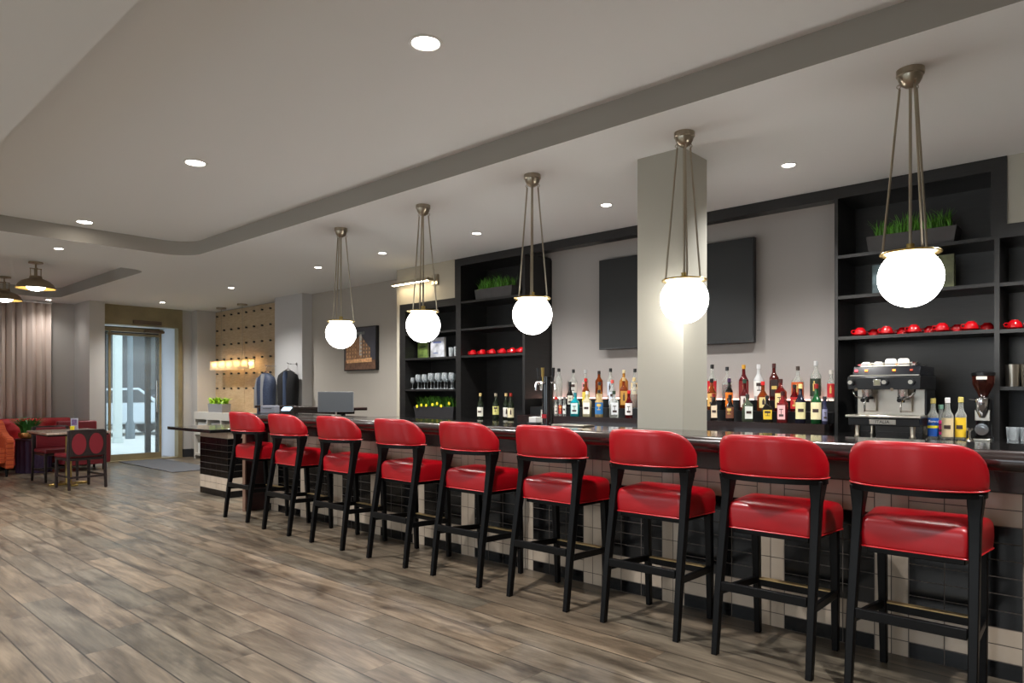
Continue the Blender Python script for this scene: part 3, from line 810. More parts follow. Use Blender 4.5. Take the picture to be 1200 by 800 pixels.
def tumbler(px, y, z, r, h, m_, name, label, cat, group=None):
    m = MB(); m.lathe([(r * 0.85, 0), (r, h), (r - 0.003, h), (r * 0.85 - 0.003, 0.006)], n=18)
    return tag(obj(name, m, m_, loc=(world_x(px, y), y, z)), label, cat, group)
tumbler(529, 5.74, 1.7203, .036, .115, M_glassw, 'tumbler', 'clear patterned tumbler beside the white book, left one', 'glass')
tumbler(535.0, 5.70, 1.7203, .034, .115, M_glassw, 'tumbler', 'clear patterned tumbler against the shelf divider, right one', 'glass')
tumbler(1186.5, 5.74, 1.3303, .045, .15, M_steel, 'cocktail_shaker', 'steel cocktail shaker tin, first on the right frame edge shelf', 'shaker')
tumbler(1205, 5.74, 1.3303, .045, .15, M_steel, 'cocktail_shaker', 'steel cocktail shaker tin cut by the right frame edge', 'shaker')
tumbler(1187, 5.60, CT + 0.0003, .038, .085, M_glassw, 'tumbler', 'short glass tumbler on the counter below the shaker tins, left one', 'glass')
tumbler(1203, 5.60, CT + 0.0003, .038, .085, M_glassw, 'tumbler', 'short glass tumbler on the counter at the right frame edge', 'glass')

def book(x, y, z, w, h, d, rgb, rgb2, label, rz=0, spine=False):
    t = thing('book', label, 'book', (x, y, z), rz)
    obj('pages', MB().box(-w / 2 + 0.004, -d / 2 + 0.003, 0.004, w / 2 - 0.004, d / 2 - 0.003, h - 0.004), M_cup, t, smooth=False)
    m = MB(); m.box(-w / 2, -d / 2, 0, w / 2, -d / 2 + 0.003, h); m.box(-w / 2, d / 2 - 0.003, 0, w / 2, d / 2, h); m.box(-w / 2, -d / 2, 0, -w / 2 + 0.003, d / 2, h)
    obj('cover', m, mat('cover_%d_%d' % rgb[:2], rgb, 0.4, noise=0.7, scale=9), t, smooth=False)
    m = MB(); m.box(-w * 0.3, -d / 2 - 0.0012, h * 0.72, w * 0.3, -d / 2, h * 0.82); m.box(-w * 0.3, -d / 2 - 0.0012, h * 0.2, w * 0.05, -d / 2, h * 0.25)
    obj('title', m, mat('title_%d' % rgb2[0], rgb2, 0.5), t, smooth=False)
    return t
book(world_x(496, 5.83), 5.83, 1.7203, .2, .20, .02, (104, 124, 62), (60, 80, 40), 'book with green foliage cover standing behind the globe pendant')
book(world_x(513.5, 5.76), 5.76, 1.7203, .26, .25, .03, (176, 178, 184), (90, 100, 140), 'book with pale grey sketch cover on the left shelf')
book(world_x(1044, 5.84), 5.84, 2.0353, .26, .24, .02, (96, 116, 122), (40, 50, 60), 'book with blue-grey cover left behind the nearest globe')
book(world_x(1093, 5.80), 5.80, 2.0353, .28, .25, .045, (92, 96, 64), (200, 200, 180), 'thick book with olive cover and white page edge behind the nearest globe', PI)

def planter(x0, x1, y0, y1, z, h, kind, label, pm, cat='planter'):
    cx, cy = (x0 + x1) / 2, (y0 + y1) / 2
    hx, hy = (x1 - x0) / 2, (y1 - y0) / 2
    t = thing('planter', label, cat, (cx, cy, z))
    m = MB(); k = 0.93
    m.loft([[(a * k, b * k, 0) for a, b in ((-hx, -hy), (hx, -hy), (hx, hy), (-hx, hy))], [(-hx, -hy, h), (hx, -hy, h), (hx, hy, h), (-hx, hy, h)],
            [(-hx + .01, -hy + .01, h), (hx - .01, -hy + .01, h), (hx - .01, hy - .01, h), (-hx + .01, hy - .01, h)],
            [(-hx + .012, -hy + .012, h - 0.02), (hx - .012, -hy + .012, h - 0.02), (hx - .012, hy - .012, h - 0.02), (-hx + .012, hy - .012, h - 0.02)]])
    obj('pot', m, pm, t, smooth=False)
    m = MB()
    for _ in range(60): m.ell((random.uniform(-hx * .9, hx * .9), random.uniform(-hy * .85, hy * .8), h - 0.005), 0.02, 0.016, 0.013, 6, 4)
    obj('moss', m, M_moss if kind == 'grass' else M_leafd, t)
    m = MB()
    if kind == 'grass':
        for _ in range(420):
            a = random.uniform(0, 2 * PI); px_ = random.uniform(-hx * .85, hx * .85)
            cl = 0.6 + 0.5 * abs(math.sin(px_ * 14 + cx))
            m.blade((px_, random.uniform(-hy * .7, hy * .7), h - 0.01), (math.cos(a), math.sin(a)), random.uniform(.08, .17) * cl, 0.006, random.uniform(.1, .7))
        obj('grass', m, M_leaf, t)
    elif kind == 'fern':
        for _ in range(420):
            a = random.uniform(0, 2 * PI)
            m.blade((random.uniform(-hx * .9, hx * .9), random.uniform(-hy * .8, hy * .8), h - 0.01), (math.cos(a), math.sin(a)), random.uniform(.07, .17), 0.008, random.uniform(.3, .8))
        obj('foliage', m, M_leaf, t)
        for q in range(7):
            fx = -hx * .75 + 1.5 * hx * q / 6 + random.uniform(-.03, .03)
            fz = h + random.uniform(-0.01, .05); m = MB()
            for a in range(5): m.ell((fx + .011 * math.cos(a * 1.257), -hy - 0.012, fz + .011 * math.sin(a * 1.257)), .012, .005, .012, 6, 4)
            obj('flower', m, M_yellow, t)
    else:
        for _ in range(120):
            a = random.uniform(0, 2 * PI)
            m.blade((random.uniform(-hx * .8, hx * .8), random.uniform(-hy * .8, hy * .8), h - 0.01), (math.cos(a), math.sin(a)), random.uniform(.08, .17), 0.024, random.uniform(.4, 1.2))
        obj('foliage', m, M_leafl, t)
    return t
planter(world_x(558, 5.75), world_x(602, 5.75), 5.72, 5.9, 2.3652, .13, 'grass', 'grey trough planter with grassy plants on the left top shelf', M_grey_planter)
planter(world_x(1016, 5.76), world_x(1122, 5.76), 5.73, 5.92, 2.3502, .13, 'grass', 'grey trough planter with grassy plants on the right top shelf', M_grey_planter)
planter(world_x(486, 5.74), world_x(533, 5.74), 5.72, 5.92, CT + 0.0002, .13, 'fern', 'low dark planter of leafy greens and yellow flowers under the wine glasses', mat('dark_planter', (34, 32, 34), 0.6))

# picture light on the bulkhead
t = thing('picture_light', 'slim brass bar light glowing on the beige bulkhead', 'wall light', (-6.75, 5.64, 2.66))
obj('backplate', MB().box(0.30, -0.03, -0.055, 0.41, 0, 0.075), M_nickel, t, bevel=0.004)
m = MB(); m.box(-0.36, -0.13, -0.005, 0.34, -0.09, 0.035); m.box(0.3, -0.1, 0.0, 0.34, 0, 0.03)
obj('bar_housing', m, M_nickel, t, bevel=0.003)
obj('lamp', MB().box(-0.355, -0.127, -0.009, 0.32, -0.093, -0.005), mat('pic_lamp', (255, 236, 200), 0.4, emit=20.0), t, smooth=False)

# ------------------------------------------------------------------ coffee machine
cx = (world_x(993.5, 5.2) + world_x(1078.5, 5.2)) / 2
t = thing('espresso_machine', 'black and steel two-group espresso machine on the back counter', 'coffee machine', (cx, 5.2, CT + 0.0002))
W = 0.222
M_mb = mat('machine_black', (24, 24, 25), 0.28, 0.2)
for sx in (-1, 1):
    for y in (0.04, 0.42):
        m = MB(); m.lathe([(0.02, 0), (0.022, 0.01), (0.016, 0.02), (0.018, 0.085)], sx * (W - 0.05), y, 12); obj('foot', m, M_steel, t)
obj('lower_body', MB().box(-W, 0.0, 0.085, W, 0.47, 0.14), M_mb, t, bevel=0.004)
obj('drip_tray', MB().box(-W - 0.012, -0.03, 0.14, W + 0.012, 0.2, 0.158), M_steel, t, bevel=0.005)
obj('splash_panel', MB().box(-W + 0.01, 0.19, 0.158, W - 0.01, 0.46, 0.34), M_steel, t, smooth=False)
m = MB(); m.box(-W, 0.2, 0.14, -W + 0.012, 0.47, 0.34); m.box(W - 0.012, 0.2, 0.14, W, 0.47, 0.34); obj('side_panel', m, M_mb, t, smooth=False)
m = MB(); m.prism_x([(0.0, 0.335), (0.0, 0.42), (0.02, 0.43), (0.47, 0.43), (0.47, 0.335)], -W - 0.005, W + 0.005); obj('head', m, M_mb, t, bevel=0.004)
m = MB(); m.prism_x([(0.02, 0.432), (0.06, 0.495), (0.47, 0.495), (0.47, 0.432)], -W + 0.02, W - 0.005); hood = obj('hood', m, mat('hood_black', (16, 17, 22), 0.12), t, bevel=0.003)
obj('hood_trim', MB().box(-W + 0.01, 0.005, 0.428, W - 0.005, 0.022, 0.436), M_steel, t, smooth=False)
for x, rgb, e in ((-0.18, (255, 60, 70), 3), (-0.115, (255, 130, 50), 2), (0.06, (255, 120, 40), 2), (0.165, (150, 60, 40), 0.5)):
    obj('button', MB().box(x - 0.008, 0.03, 0.462, x + 0.008, 0.044, 0.474), mat('btn_%d_%d' % rgb[:2], rgb, 0.4, emit=e), hood, smooth=False)
for x in (-0.2, 0.015, 0.175):
    m = MB(); m.cyl((x, 0.0, 0.385), (x, -0.035, 0.385), 0.022, n=16); kn = obj('knob', m, M_blackp, t)
    m = MB(); m.cyl((x, -0.035, 0.385), (x, -0.040, 0.385), 0.014, n=16); obj('knob_cap', m, M_steel, kn)
m = MB(); m.box(-0.06, -0.006, 0.36, 0.0 - 0.012, 0.0, 0.405); bd = obj('gauge', m, M_chrome, t, bevel=0.002)
m = MB(); m.box(-0.053, -0.0075, 0.366, -0.019, -0.006, 0.399); obj('gauge_face', m, mat('gauge_face', (120, 118, 96), 0.4), bd, smooth=False)
for x in (-0.12, 0.105):
    m = MB(); m.cyl((x, 0.09, 0.335), (x, 0.09, 0.285), 0.036, 0.034, 16); m.cyl((x - 0.05, 0.02, 0.345), (x - 0.05, 0.0, 0.335), 0.012)
    g = obj('group_head', m, M_chrome, t)
    m = MB(); m.cyl((x, 0.09, 0.285), (x, 0.09, 0.268), 0.038, n=16); m.cyl((x, 0.055, 0.278), (x + 0.01, -0.07, 0.262), 0.011, 0.014); m.cyl((x, 0.09, 0.268), (x, 0.09, 0.245), 0.01)
    obj('portafilter', m, M_blackp, g)
    obj('cover_plate', MB().box(x - 0.035, 0.16, 0.18, x + 0.04, 0.19, 0.31), M_steel, g, bevel=0.006)
for sx in (-1, 1):
    m = MB(); x = sx * 0.19
    m.tube([(x, 0.03, 0.34), (x, 0.0, 0.31), (x - sx * 0.02, -0.01, 0.285), (x - sx * 0.055, -0.01, 0.275), (x - sx * 0.075, -0.012, 0.25), (x - sx * 0.078, -0.015, 0.18)], 0.0055, 8)
    obj('steam_wand', m, M_chrome, t)
m = MB(); m.box(-0.085, -0.004, 0.095, 0.08, 0.0, 0.13); pl = obj('nameplate', m, M_steel, t, bevel=0.002)
text_part('lettering', 'ITALIA', 0.03, M_blackp, pl, (-0.003, -0.0045, 0.1125), (PI / 2, 0, 0))
m = MB(); m.tube([(-W + 0.04, 0.07, 0.51), (W - 0.04, 0.07, 0.51), (W - 0.04, 0.44, 0.51), (-W + 0.04, 0.44, 0.51)], 0.004, 6, closed=True)
obj('cup_rail', m, M_chrome, t)
def white_cup(px, y, z, big, label):
    c = thing('white_cup', label, 'cup', (world_x(px, y), y, z), 0.6, 'white cups on the espresso machine')
    s = 1.2 if big else 1.0
    prof = [(0.038, 0), (0.040, 0.003), (0.036, 0.045), (0.028, 0.055), (0.024, 0.056)] if big else [(0.038, 0), (0.040, 0.003), (0.034, 0.02), (0.022, 0.036), (0.018, 0.037)]
    m = MB(); m.lathe(prof, n=18); obj('bowl', m, M_cup, c)
    m = MB(); m.tube([(0.036, 0, 0.010), (0.052, 0, 0.012), (0.052, 0, 0.026), (0.034, 0, 0.028)], 0.004, 6); obj('handle', m, M_cup, c)
for px, bg, w in ((1015, 0, 'leftmost low white cup'), (1029.5, 0, 'second low white cup'), (1044, 1, 'third and taller white cup'), (1059, 1, 'fourth and taller white cup')):
    white_cup(px, 5.37, 1.4708, bg, w + ' turned over on the espresso machine')
tumbler(1071.5, 5.37, 1.4708, .025, .03, M_chrome, 'milk_jug', 'small metal dish right of the white cups on the machine', 'dish')

# grinder
gx = world_x(1151.5, 5.4)
t = thing('coffee_grinder', 'black and chrome coffee grinder with bean hopper beside the syrups', 'coffee grinder', (gx, 5.4, CT + 0.0002))
m = MB(); m.lathe([(0.055, 0), (0.055, 0.02), (0.045, 0.03), (0.045, 0.27), (0.03, 0.29)], 0, 0.05, 20); obj('body', m, M_mb, t)
m = MB(); m.lathe([(0.02, 0.285), (0.03, 0.30), (0.062, 0.37), (0.064, 0.43), (0.058, 0.44)], 0, 0.03, 20); hp = obj('hopper', m, glassy('smoked_plastic', (60, 26, 20), 0.35), t)
m = MB(); m.lathe([(0.066, 0.425), (0.066, 0.445), (0.04, 0.452)], 0, 0.03, 20); obj('lid', m, M_blackp, hp)
m = MB(); m.box(-0.03, -0.0385, 0.40, 0.03, -0.034, 0.42); obj('sticker', m, M_cup, hp)
m = MB(); m.lathe([(0.04, 0.24), (0.042, 0.262), (0.04, 0.275)], 0, -0.02, 20); m.lathe([(0.016, 0.15), (0.036, 0.2), (0.038, 0.24)], 0, -0.02, 20); obj('doser', m, M_chrome, t)
obj('front_plate', MB().box(-0.042, -0.012, 0.13, 0.042, -0.004, 0.2), M_steel, t, bevel=0.003)
m = MB(); m.cyl((0, -0.04, 0.075), (0, 0, 0.075), 0.038, n=20); m.cyl((0, -0.055, 0.075), (0, -0.04, 0.075), 0.018, n=12); obj('tamper_dial', m, M_chrome, t)
m = MB(); m.cyl((-0.03, -0.02, 0.265), (-0.07, -0.045, 0.27), 0.004); obj('lever', m, M_chrome, t)
obj('base_tray', MB().box(-0.05, -0.06, 0.0, 0.05, 0.03, 0.014), M_steel, t, bevel=0.003)
m = MB(); m.lathe([(0.024, 0), (0.022, 0.008), (0.008, 0.02), (0.007, 0.06), (0.018, 0.07), (0.018, 0.082), (0.01, 0.086)], n=16)
tag(obj('tamper', m, M_chrome, loc=(world_x(1136.5, 5.33), 5.33, CT + 0.0002)), 'small steel coffee tamper left of the grinder', 'tamper')

# ------------------------------------------------------------------ the bar
BX0, BX1 = -7.16, 1.1
TY = 3.78
bar = thing('bar_counter', 'long bar with black granite top, dark wood nosing and black and white tiled front', 'bar counter')
obj('bar_top', MB().box(BX0, 3.52, 1.005, BX1, 4.038, 1.05), M_granite, bar, bevel=0.004)
prof = []
for k in range(13):
    a = PI / 2 + PI * k / 12
    prof.append((3.525 + 0.045 * math.cos(a), 1.006 + 0.045 * math.sin(a)))
m = MB(); m.prism_x(prof, BX0, BX1); obj('nosing', m, M_nose, bar)
obj('apron', MB().box(BX0 + 0.07, TY - 0.035, 0.846, BX1, TY + 0.02, 1.005), M_apron, bar, bevel=0.004)
obj('core_wall', MB().box(BX0 + 0.13, TY + 0.0015, 0, BX1, 4.03, 1.004), mat('grout_dark', (92, 84, 78), 0.9), bar, smooth=False)
obj('bottom_shelf', MB().box(BX0 + 0.2, 4.031, 0.6, -2.6, 4.3, 0.64), M_black, bar, smooth=False)
x = -6.85
while x < BX1:
    m = MB(); m.prism_x([(3.56, 1.004), (TY - 0.036, 1.004), (TY - 0.036, 0.90), (3.70, 0.95)], x, x + 0.035); obj('bracket', m, M_apron, bar, smooth=False)
    x += 1.204
# tiles
P = 0.0765
m = MB(); mg = 0.0048
def tile(x0, x1, z0, z1, mi):
    m.box(x0 + mg / 2, TY, z0 + mg / 2, x1 - mg / 2, TY + 0.014, z1 - mg / 2, mi)
c0 = -0.9755
k = -11
while True:
    cx0 = c0 + k * 0.602
    if cx0 > BX1: break
    for h_ in range(2):
        xa = cx0 + h_ * 0.076; xb = xa + 0.076
        if xa < BX0 + 0.13 or xb > BX1: continue
        tile(xa, xb, 0, P, 0)
        for q in range(5): tile(xa, xb, P + 2 * P * q, P + 2 * P * (q + 1), 0)
    for h_ in range(3):
        xa = cx0 + 0.152 + h_ * 0.15; xb = xa + 0.15
        if xb < BX0 + 0.15 or xa > BX1: continue
        xa = max(xa, BX0 + 0.13); xb = min(xb, BX1)
        for q in range(11):
            tile(xa, xb, P * q, P * (q + 1), 0 if q in (1, 2, 9, 10) else 1)
    k += 1
M_tw = mat('cream_tile', (184, 168, 150), 0.22, noise=0.08, scale=6, coat=0.3)
M_tb = mat('black_tile', (7, 7, 8), 0.22, noise=0.4, scale=9, coat=0.1, spec=0.35)
obj('tiled_front', m, [M_tw, M_tb], bar, smooth=False)
m = MB(); m.box(BX0, 3.55, 0, BX0 + 0.055, 3.8, 1.005); ep = obj('end_panel', m, node_wood('plum_wood', (36, 16, 18), (58, 26, 28), 0.35, (2, 2, 14)), bar, bevel=0.003)
obj('edge_strip', MB().box(BX0 - 0.002, 3.538, 0, BX0 + 0.057, 3.55, 1.0), mat('edge_tan', (120, 92, 76), 0.5), ep, smooth=False)
obj('corner_trim', MB().box(BX0 + 0.118, TY - 0.012, 0, BX0 + 0.128, TY + 0.012, 0.846), M_steel, bar, smooth=False)

# low host stand at the bar's far end
t = thing('host_stand', 'low tiled stand with black glossy slab top at the far end of the bar', 'host stand')
m = MB()
sx0, sx1, sy0, sy1, sz = -9.35, -8.10, 3.60, 4.42, 0.84
m.prism_z([(sx0, sy0), (sx1, sy0), (sx1, sy1), (sx0, sy1)], sz - 0.04, sz)
obj('slab_top', m, M_granite, t, bevel=0.006)
PX0, PX1, PY0, PY1 = -8.90, -8.135, 3.83, 4.05
obj('core', MB().box(PX0 + .0015, PY0 + .0015, 0, PX1 - .0015, PY1 - .0015, 0.799), mat('grout_dark'), t, smooth=False)
m = MB()
for side in range(4):
    length = (PX1 - PX0) if side % 2 == 0 else (PY1 - PY0)
    nt_ = max(1, round(length / 0.153)); w_ = length / nt_
    for i in range(nt_):
        for q in range(10):
            a, bb_ = i * w_ + mg / 2, (i + 1) * w_ - mg / 2
            z0, z1 = q * 0.08 + mg / 2, (q + 1) * 0.08 - mg / 2 - 0.0002
            mi = 0 if q in (1, 2, 9) else 1
            if side == 0: m.box(PX0 + a, PY0, z0, PX0 + bb_, PY0 + .013, z1, mi)
            if side == 2: m.box(PX0 + a, PY1 - .013, z0, PX0 + bb_, PY1, z1, mi)
            if side == 1: m.box(PX1 - .013, PY0 + a, z0, PX1, PY0 + bb_, z1, mi)
            if side == 3: m.box(PX0, PY0 + a, z0, PX0 + .013, PY0 + bb_, z1, mi)
obj('tiled_pier', m, [M_tw, M_tb], t, smooth=False)

# beer tower
t = thing('beer_tap_tower', 'black cylindrical beer tap tower with chrome taps on the bar', 'beer tap', (world_x(642, 3.93), 3.93, 1.0502))
m = MB(); m.lathe([(0.055, 0), (0.055, 0.008), (0.042, 0.012), (0.042, 0.345), (0.046, 0.347), (0.046, 0.355), (0.03, 0.36)], n=24); obj('column', m, mat('tower_black', (16, 16, 18), 0.15, coat=0.5), t)
for i, a in enumerate((-2.5, -1.45, -0.3)):
    c, s = math.cos(a), math.sin(a)
    m = MB(); m.cyl((c * 0.04, s * 0.04, 0.31), (c * 0.075, s * 0.075, 0.31), 0.011); m.tube([(c * .075, s * .075, .315), (c * .085, s * .085, .30), (c * .088, s * .088, .255)], 0.009, 8)
    f_ = obj('tap', m, M_chrome, t)
    m = MB(); m.cyl((c * .07, s * .07, .32), (c * .07, s * .07, .355), 0.006); m.cyl((c * .07, s * .07, .355), (c * .072, s * .072, .42), 0.010, 0.013); obj('tap_handle', m, M_blackp if i != 1 else M_brass, f_)
m = MB(); m.box(-0.02, -0.046, 0.05, 0.02, -0.041, 0.08); obj('badge', m, mat('badge_red', (170, 30, 40), 0.4), t)
# steel tray and glass of garnish
tag(obj('bar_tray', MB().box(world_x(655, 3.93) , 3.84, 1.0502, world_x(692, 3.93), 3.98, 1.062), M_steel, bevel=0.004), 'flat steel tray on the bar right of the beer tap tower', 'tray')
t = thing('napkin_caddy', 'small white caddy with napkins left of the beer tap tower', 'caddy', (world_x(628.5, 3.95), 3.95, 1.0502))
obj('tray', MB().box(-0.05, -0.05, 0, 0.05, 0.05, 0.015), M_blackp, t, bevel=0.003)
obj('napkins', MB().box(-0.04, -0.04, 0.0151, 0.03, 0.03, 0.055), M_white, t, bevel=0.002)
m = MB(); m.cyl((0.035, 0.03, 0.0151), (0.035, 0.03, 0.11), 0.012); obj('glass_vial', m, M_cup, t)

# raised service ledge + monitor at far end of the bar
x0, x1 = world_x(309, 4.6), world_x(405, 4.5)
t = thing('service_ledge', 'dark raised ledge with rounded end standing behind the far bar end', 'ledge', (0, 0, 0))
prof = []
m = MB(); m.box(x0, 4.47, 1.075, x1, 4.80, 1.11); m.cyl((x1, 4.47 + 0.018, 1.0925), (x1, 4.78, 1.0925), 0.0175, n=12)
obj('ledge_top', m, M_nose, t, bevel=0.006)
obj('under_rail', MB().box(x0 + 0.05, 4.5, 1.03, x1 - 0.2, 4.76, 1.074), M_nose, t, smooth=False)
for xx in (x0 + 0.1, x1 - 0.32): obj('post', MB().box(xx, 4.58, 0, xx + 0.05, 4.68, 1.03), M_darkmetal, t, smooth=False)
t = thing('monitor', 'dark flat computer monitor seen from behind stools on the bar', 'monitor', (world_x(393.5, 3.96), 3.96, 1.0502), 0.83)
obj('screen_housing', MB().box(-0.178, -0.012, 0.035, 0.178, 0.012, 0.243), mat('monitor_rim', (120, 120, 122), 0.4), t, bevel=0.003)
obj('screen', MB().box(-0.173, -0.0135, 0.041, 0.173, -0.012, 0.239), mat('monitor_dark', (74, 78, 82), 0.45), t, smooth=False)
m = MB(); m.cyl((0, 0.02, 0.006), (0, 0.02, 0.06), 0.008); m.lathe([(0.05, 0), (0.05, 0.006), (0.02, 0.008)], 0, 0.02, 16); obj('stand', m, M_steel, t)
t = thing('receipt_printer', 'light grey boxy printer at the far end of the bar', 'printer', (world_x(316.5, 3.9), 3.9, 1.0502), 0.7)
obj('body', MB().box(-0.08, -0.08, 0, 0.08, 0.08, 0.085), mat('printer_grey', (122, 124, 134), 0.4), t, bevel=0.008)
obj('paper_slot', MB().box(-0.05, -0.083, 0.05, 0.05, -0.079, 0.056), M_blackp, t, smooth=False)
t = thing('payment_terminal', 'small terminal with lit bluish screen beside the grey printer', 'terminal', (world_x(336, 3.9), 3.9, 1.0502), 0.7)
m = MB(); m.prism_x([(-0.05, 0), (-0.05, 0.03), (0.05, 0.075), (0.05, 0)], -0.06, 0.06); obj('body', m, M_blackp, t, bevel=0.004)
m = MB(); m.prism_x([(-0.035, 0.0385), (-0.035, 0.040), (0.035, 0.0715), (0.035, 0.070)], -0.045, 0.045); obj('screen', m, mat('lit_screen', (190, 225, 255), 0.4, emit=3), t, smooth=False)

# ------------------------------------------------------------------ bar stools
def section_loft(pts_w):
    """pts_w: list of (x, y, z, half x, half y)"""
    m = MB(); m.loft([[(x - a, y - b, z), (x + a, y - b, z), (x + a, y + b, z), (x - a, y + b, z)] for x, y, z, a, b in pts_w])
    return m
def make_stool(label):
    t = thing('bar_stool', label, 'bar stool', (0, 0, 0), 0, 'red bar stools along the bar')
    # origin on the floor under the rear legs' middle, front towards +Y
    for s in (-1, 1):
        m = section_loft([(s * .226, -.003, 0, .0155, .017), (s * .225, .035, .30, .0175, .020), (s * .221, .090, .62, .0195, .023), (s * .218, .120, .78, .0215, .027), (s * .219, .130, .845, .027, .038), (s * .220, .130, .885, .029, .044)])
        obj('leg', m, M_leg, t, bevel=0.004)
        m = section_loft([(s * .198, .452, 0, .015, .016), (s * .200, .440, .35, .018, .019), (s * .200, .425, .62, .020, .022)])
        obj('leg', m, M_leg, t, bevel=0.004)
    # rails
    obj('stretcher', MB().box(-.205, .018, .315, .205, .042, .358), M_leg, t, bevel=0.003)
    for s in (-1, 1):
        m = MB(); m.loft([[(s * .224 - .011, .04, z) if q == 0 else (s * .224 + .011, .04, z) for q, z in ((0, .288), (1, .288), (1, .325), (0, .325))],
                          [(s * .202 - .011, .43, z) if q == 0 else (s * .202 + .011, .43, z) for q, z in ((0, .268), (1, .268), (1, .305), (0, .305))]])
        obj('stretcher', m, M_leg, t, bevel=0.003)
    fr = obj('footrest', MB().box(-.19, .43, .255, .19, .456, .292), M_leg, t, bevel=0.003)
    obj('brass_strip', MB().box(-.18, .424, .2925, .18, .459, .299), mat('brass_strip_metal', (196, 168, 118), 0.45, 0.6), fr, smooth=False)
    # seat frame
    m = MB(); m.loft([[(x, y, z) for x, y in ((-.185, .11), (.185, .11), (.20, .42), (-.20, .42))] for z in (.59, .620)])
    obj('seat_frame', m, M_leg, t, bevel=0.004)
    # seat cushion: rounded, slightly crowned, wider at the front
    rings = []
    def plan(inset, z, crown=0):
        pts = []
        hy = .175 - inset
        for x, y in rrect(1, 1, .16, 5):
            ny = y
            hx = (.210 + .033 * (ny + 1) / 2) - inset
            pts.append((x * hx, .268 + y * hy, z))
        return pts
    for ins, z in ((.012, .614), (.002, .619), (0, .63), (-.003, .67), (-.002, .71), (.001, .726), (.007, .738), (.018, .748), (.045, .756), (.09, .763), (.14, .766)):
        rings.append(plan(ins, z))
    m = MB(); m.loft(rings); st_ = obj('seat', m, M_red, t, angle=60)
    m = MB(); m.tube(plan(-.001, .619), .003, 6, closed=True); obj('piping', m, M_piping, st_)
    # back: upholstered barrel band
    N = 36
    def arc(tt, off=0):
        a = tt * 1.72
        x = (.232 + off) * math.sin(a); y = -(.125 + off) * math.cos(a)
        if abs(a) > PI / 2:
            ex = (abs(a) - PI / 2)
            x = math.copysign(.232 + off, a); y = ex * .25
        return x, .145 + y
    rings = []
    for i in range(N + 1):
        tt = -1 + 2 * i / N
        e = abs(tt)
        endk = 1.0 if e < .93 else math.sqrt(max(0.03, 1 - ((e - .93) / .07) ** 2))
        zt = 1.092 - .022 * e ** 2 - .115 * max(0, (e - .38) / .62) ** 2.2
        zb = .892
        th = .030 * endk
        h = zt - zb
        sec = []
        x, y = arc(tt)
        a = tt * 1.72; a = max(-PI / 2, min(PI / 2, a))
        nx, ny = math.sin(a), -math.cos(a)
        mid = zb + h * .5
        for q in range(16):
            b = 2 * PI * q / 16
            cu, cv = math.cos(b), math.sin(b)
            uu = math.copysign(abs(cu) ** .55, cu); vv = math.copysign(abs(cv) ** .45, cv)
            z = mid + vv * h / 2 * (endk if e > .93 else 1)
            lean = .035 * ((z - zb) / .2) * max(0, math.cos(a))
            sec.append((x + nx * (uu * th) , y + ny * (uu * th) - lean, z))
        rings.append(sec)
    m = MB(); m.loft(rings); bk = obj('backrest', m, M_red, t, angle=70)
    pts = []
    for i in range(N + 1):
        tt = (-1 + 2 * i / N) * .985
        x, y = arc(tt, .026); pts.append((x, y - .002, .897))
    m = MB(); m.tube(pts, .0035, 6); obj('piping', m, M_piping, bk)
    rings = []
    for i in range(N + 1):
        tt = (-1 + 2 * i / N) * .95
        x0_, y0_ = arc(tt, -.026); x1_, y1_ = arc(tt, .024)
        rings.append([(x0_, y0_, .868), (x1_, y1_, .868), (x1_, y1_, .896), (x0_, y0_, .896)])
    m = MB(); m.loft(rings); obj('back_rail', m, M_leg, t)
    return t
STX = [-6.73, -5.85, -5.02, -4.205, -3.445, -2.715, -1.995, -1.316, -0.70]
wordsS = ['farthest bar stool, first from the entrance end of the bar', 'second bar stool from the entrance end', 'third bar stool from the entrance end, below the monitor', 'fourth bar stool from the entrance end',
          'middle bar stool, fifth along the bar', 'bar stool in front of the beer tap tower, fourth from the right', 'bar stool in front of the white pillar, third from the right', 'second nearest bar stool, second from the right',
          'nearest bar stool at the right edge of the photo, largest']
s0 = None
rots = [0.03, 0.0, 0.01, -0.01, 0.01, 0.0, 0.015, 0.0, 0.0]
for i, x in enumerate(STX):
    lb = 'red leather %s' % wordsS[i]
    y = 3.213 if i < 7 else 3.19
    if i == 0: y = 3.26
    if s0 is None:
        s0 = make_stool(lb); s0.location = (x, y, 0); s0.rotation_euler.z = rots[i]
    else:
        dup(s0, (x, y, 0), lb, rots[i])

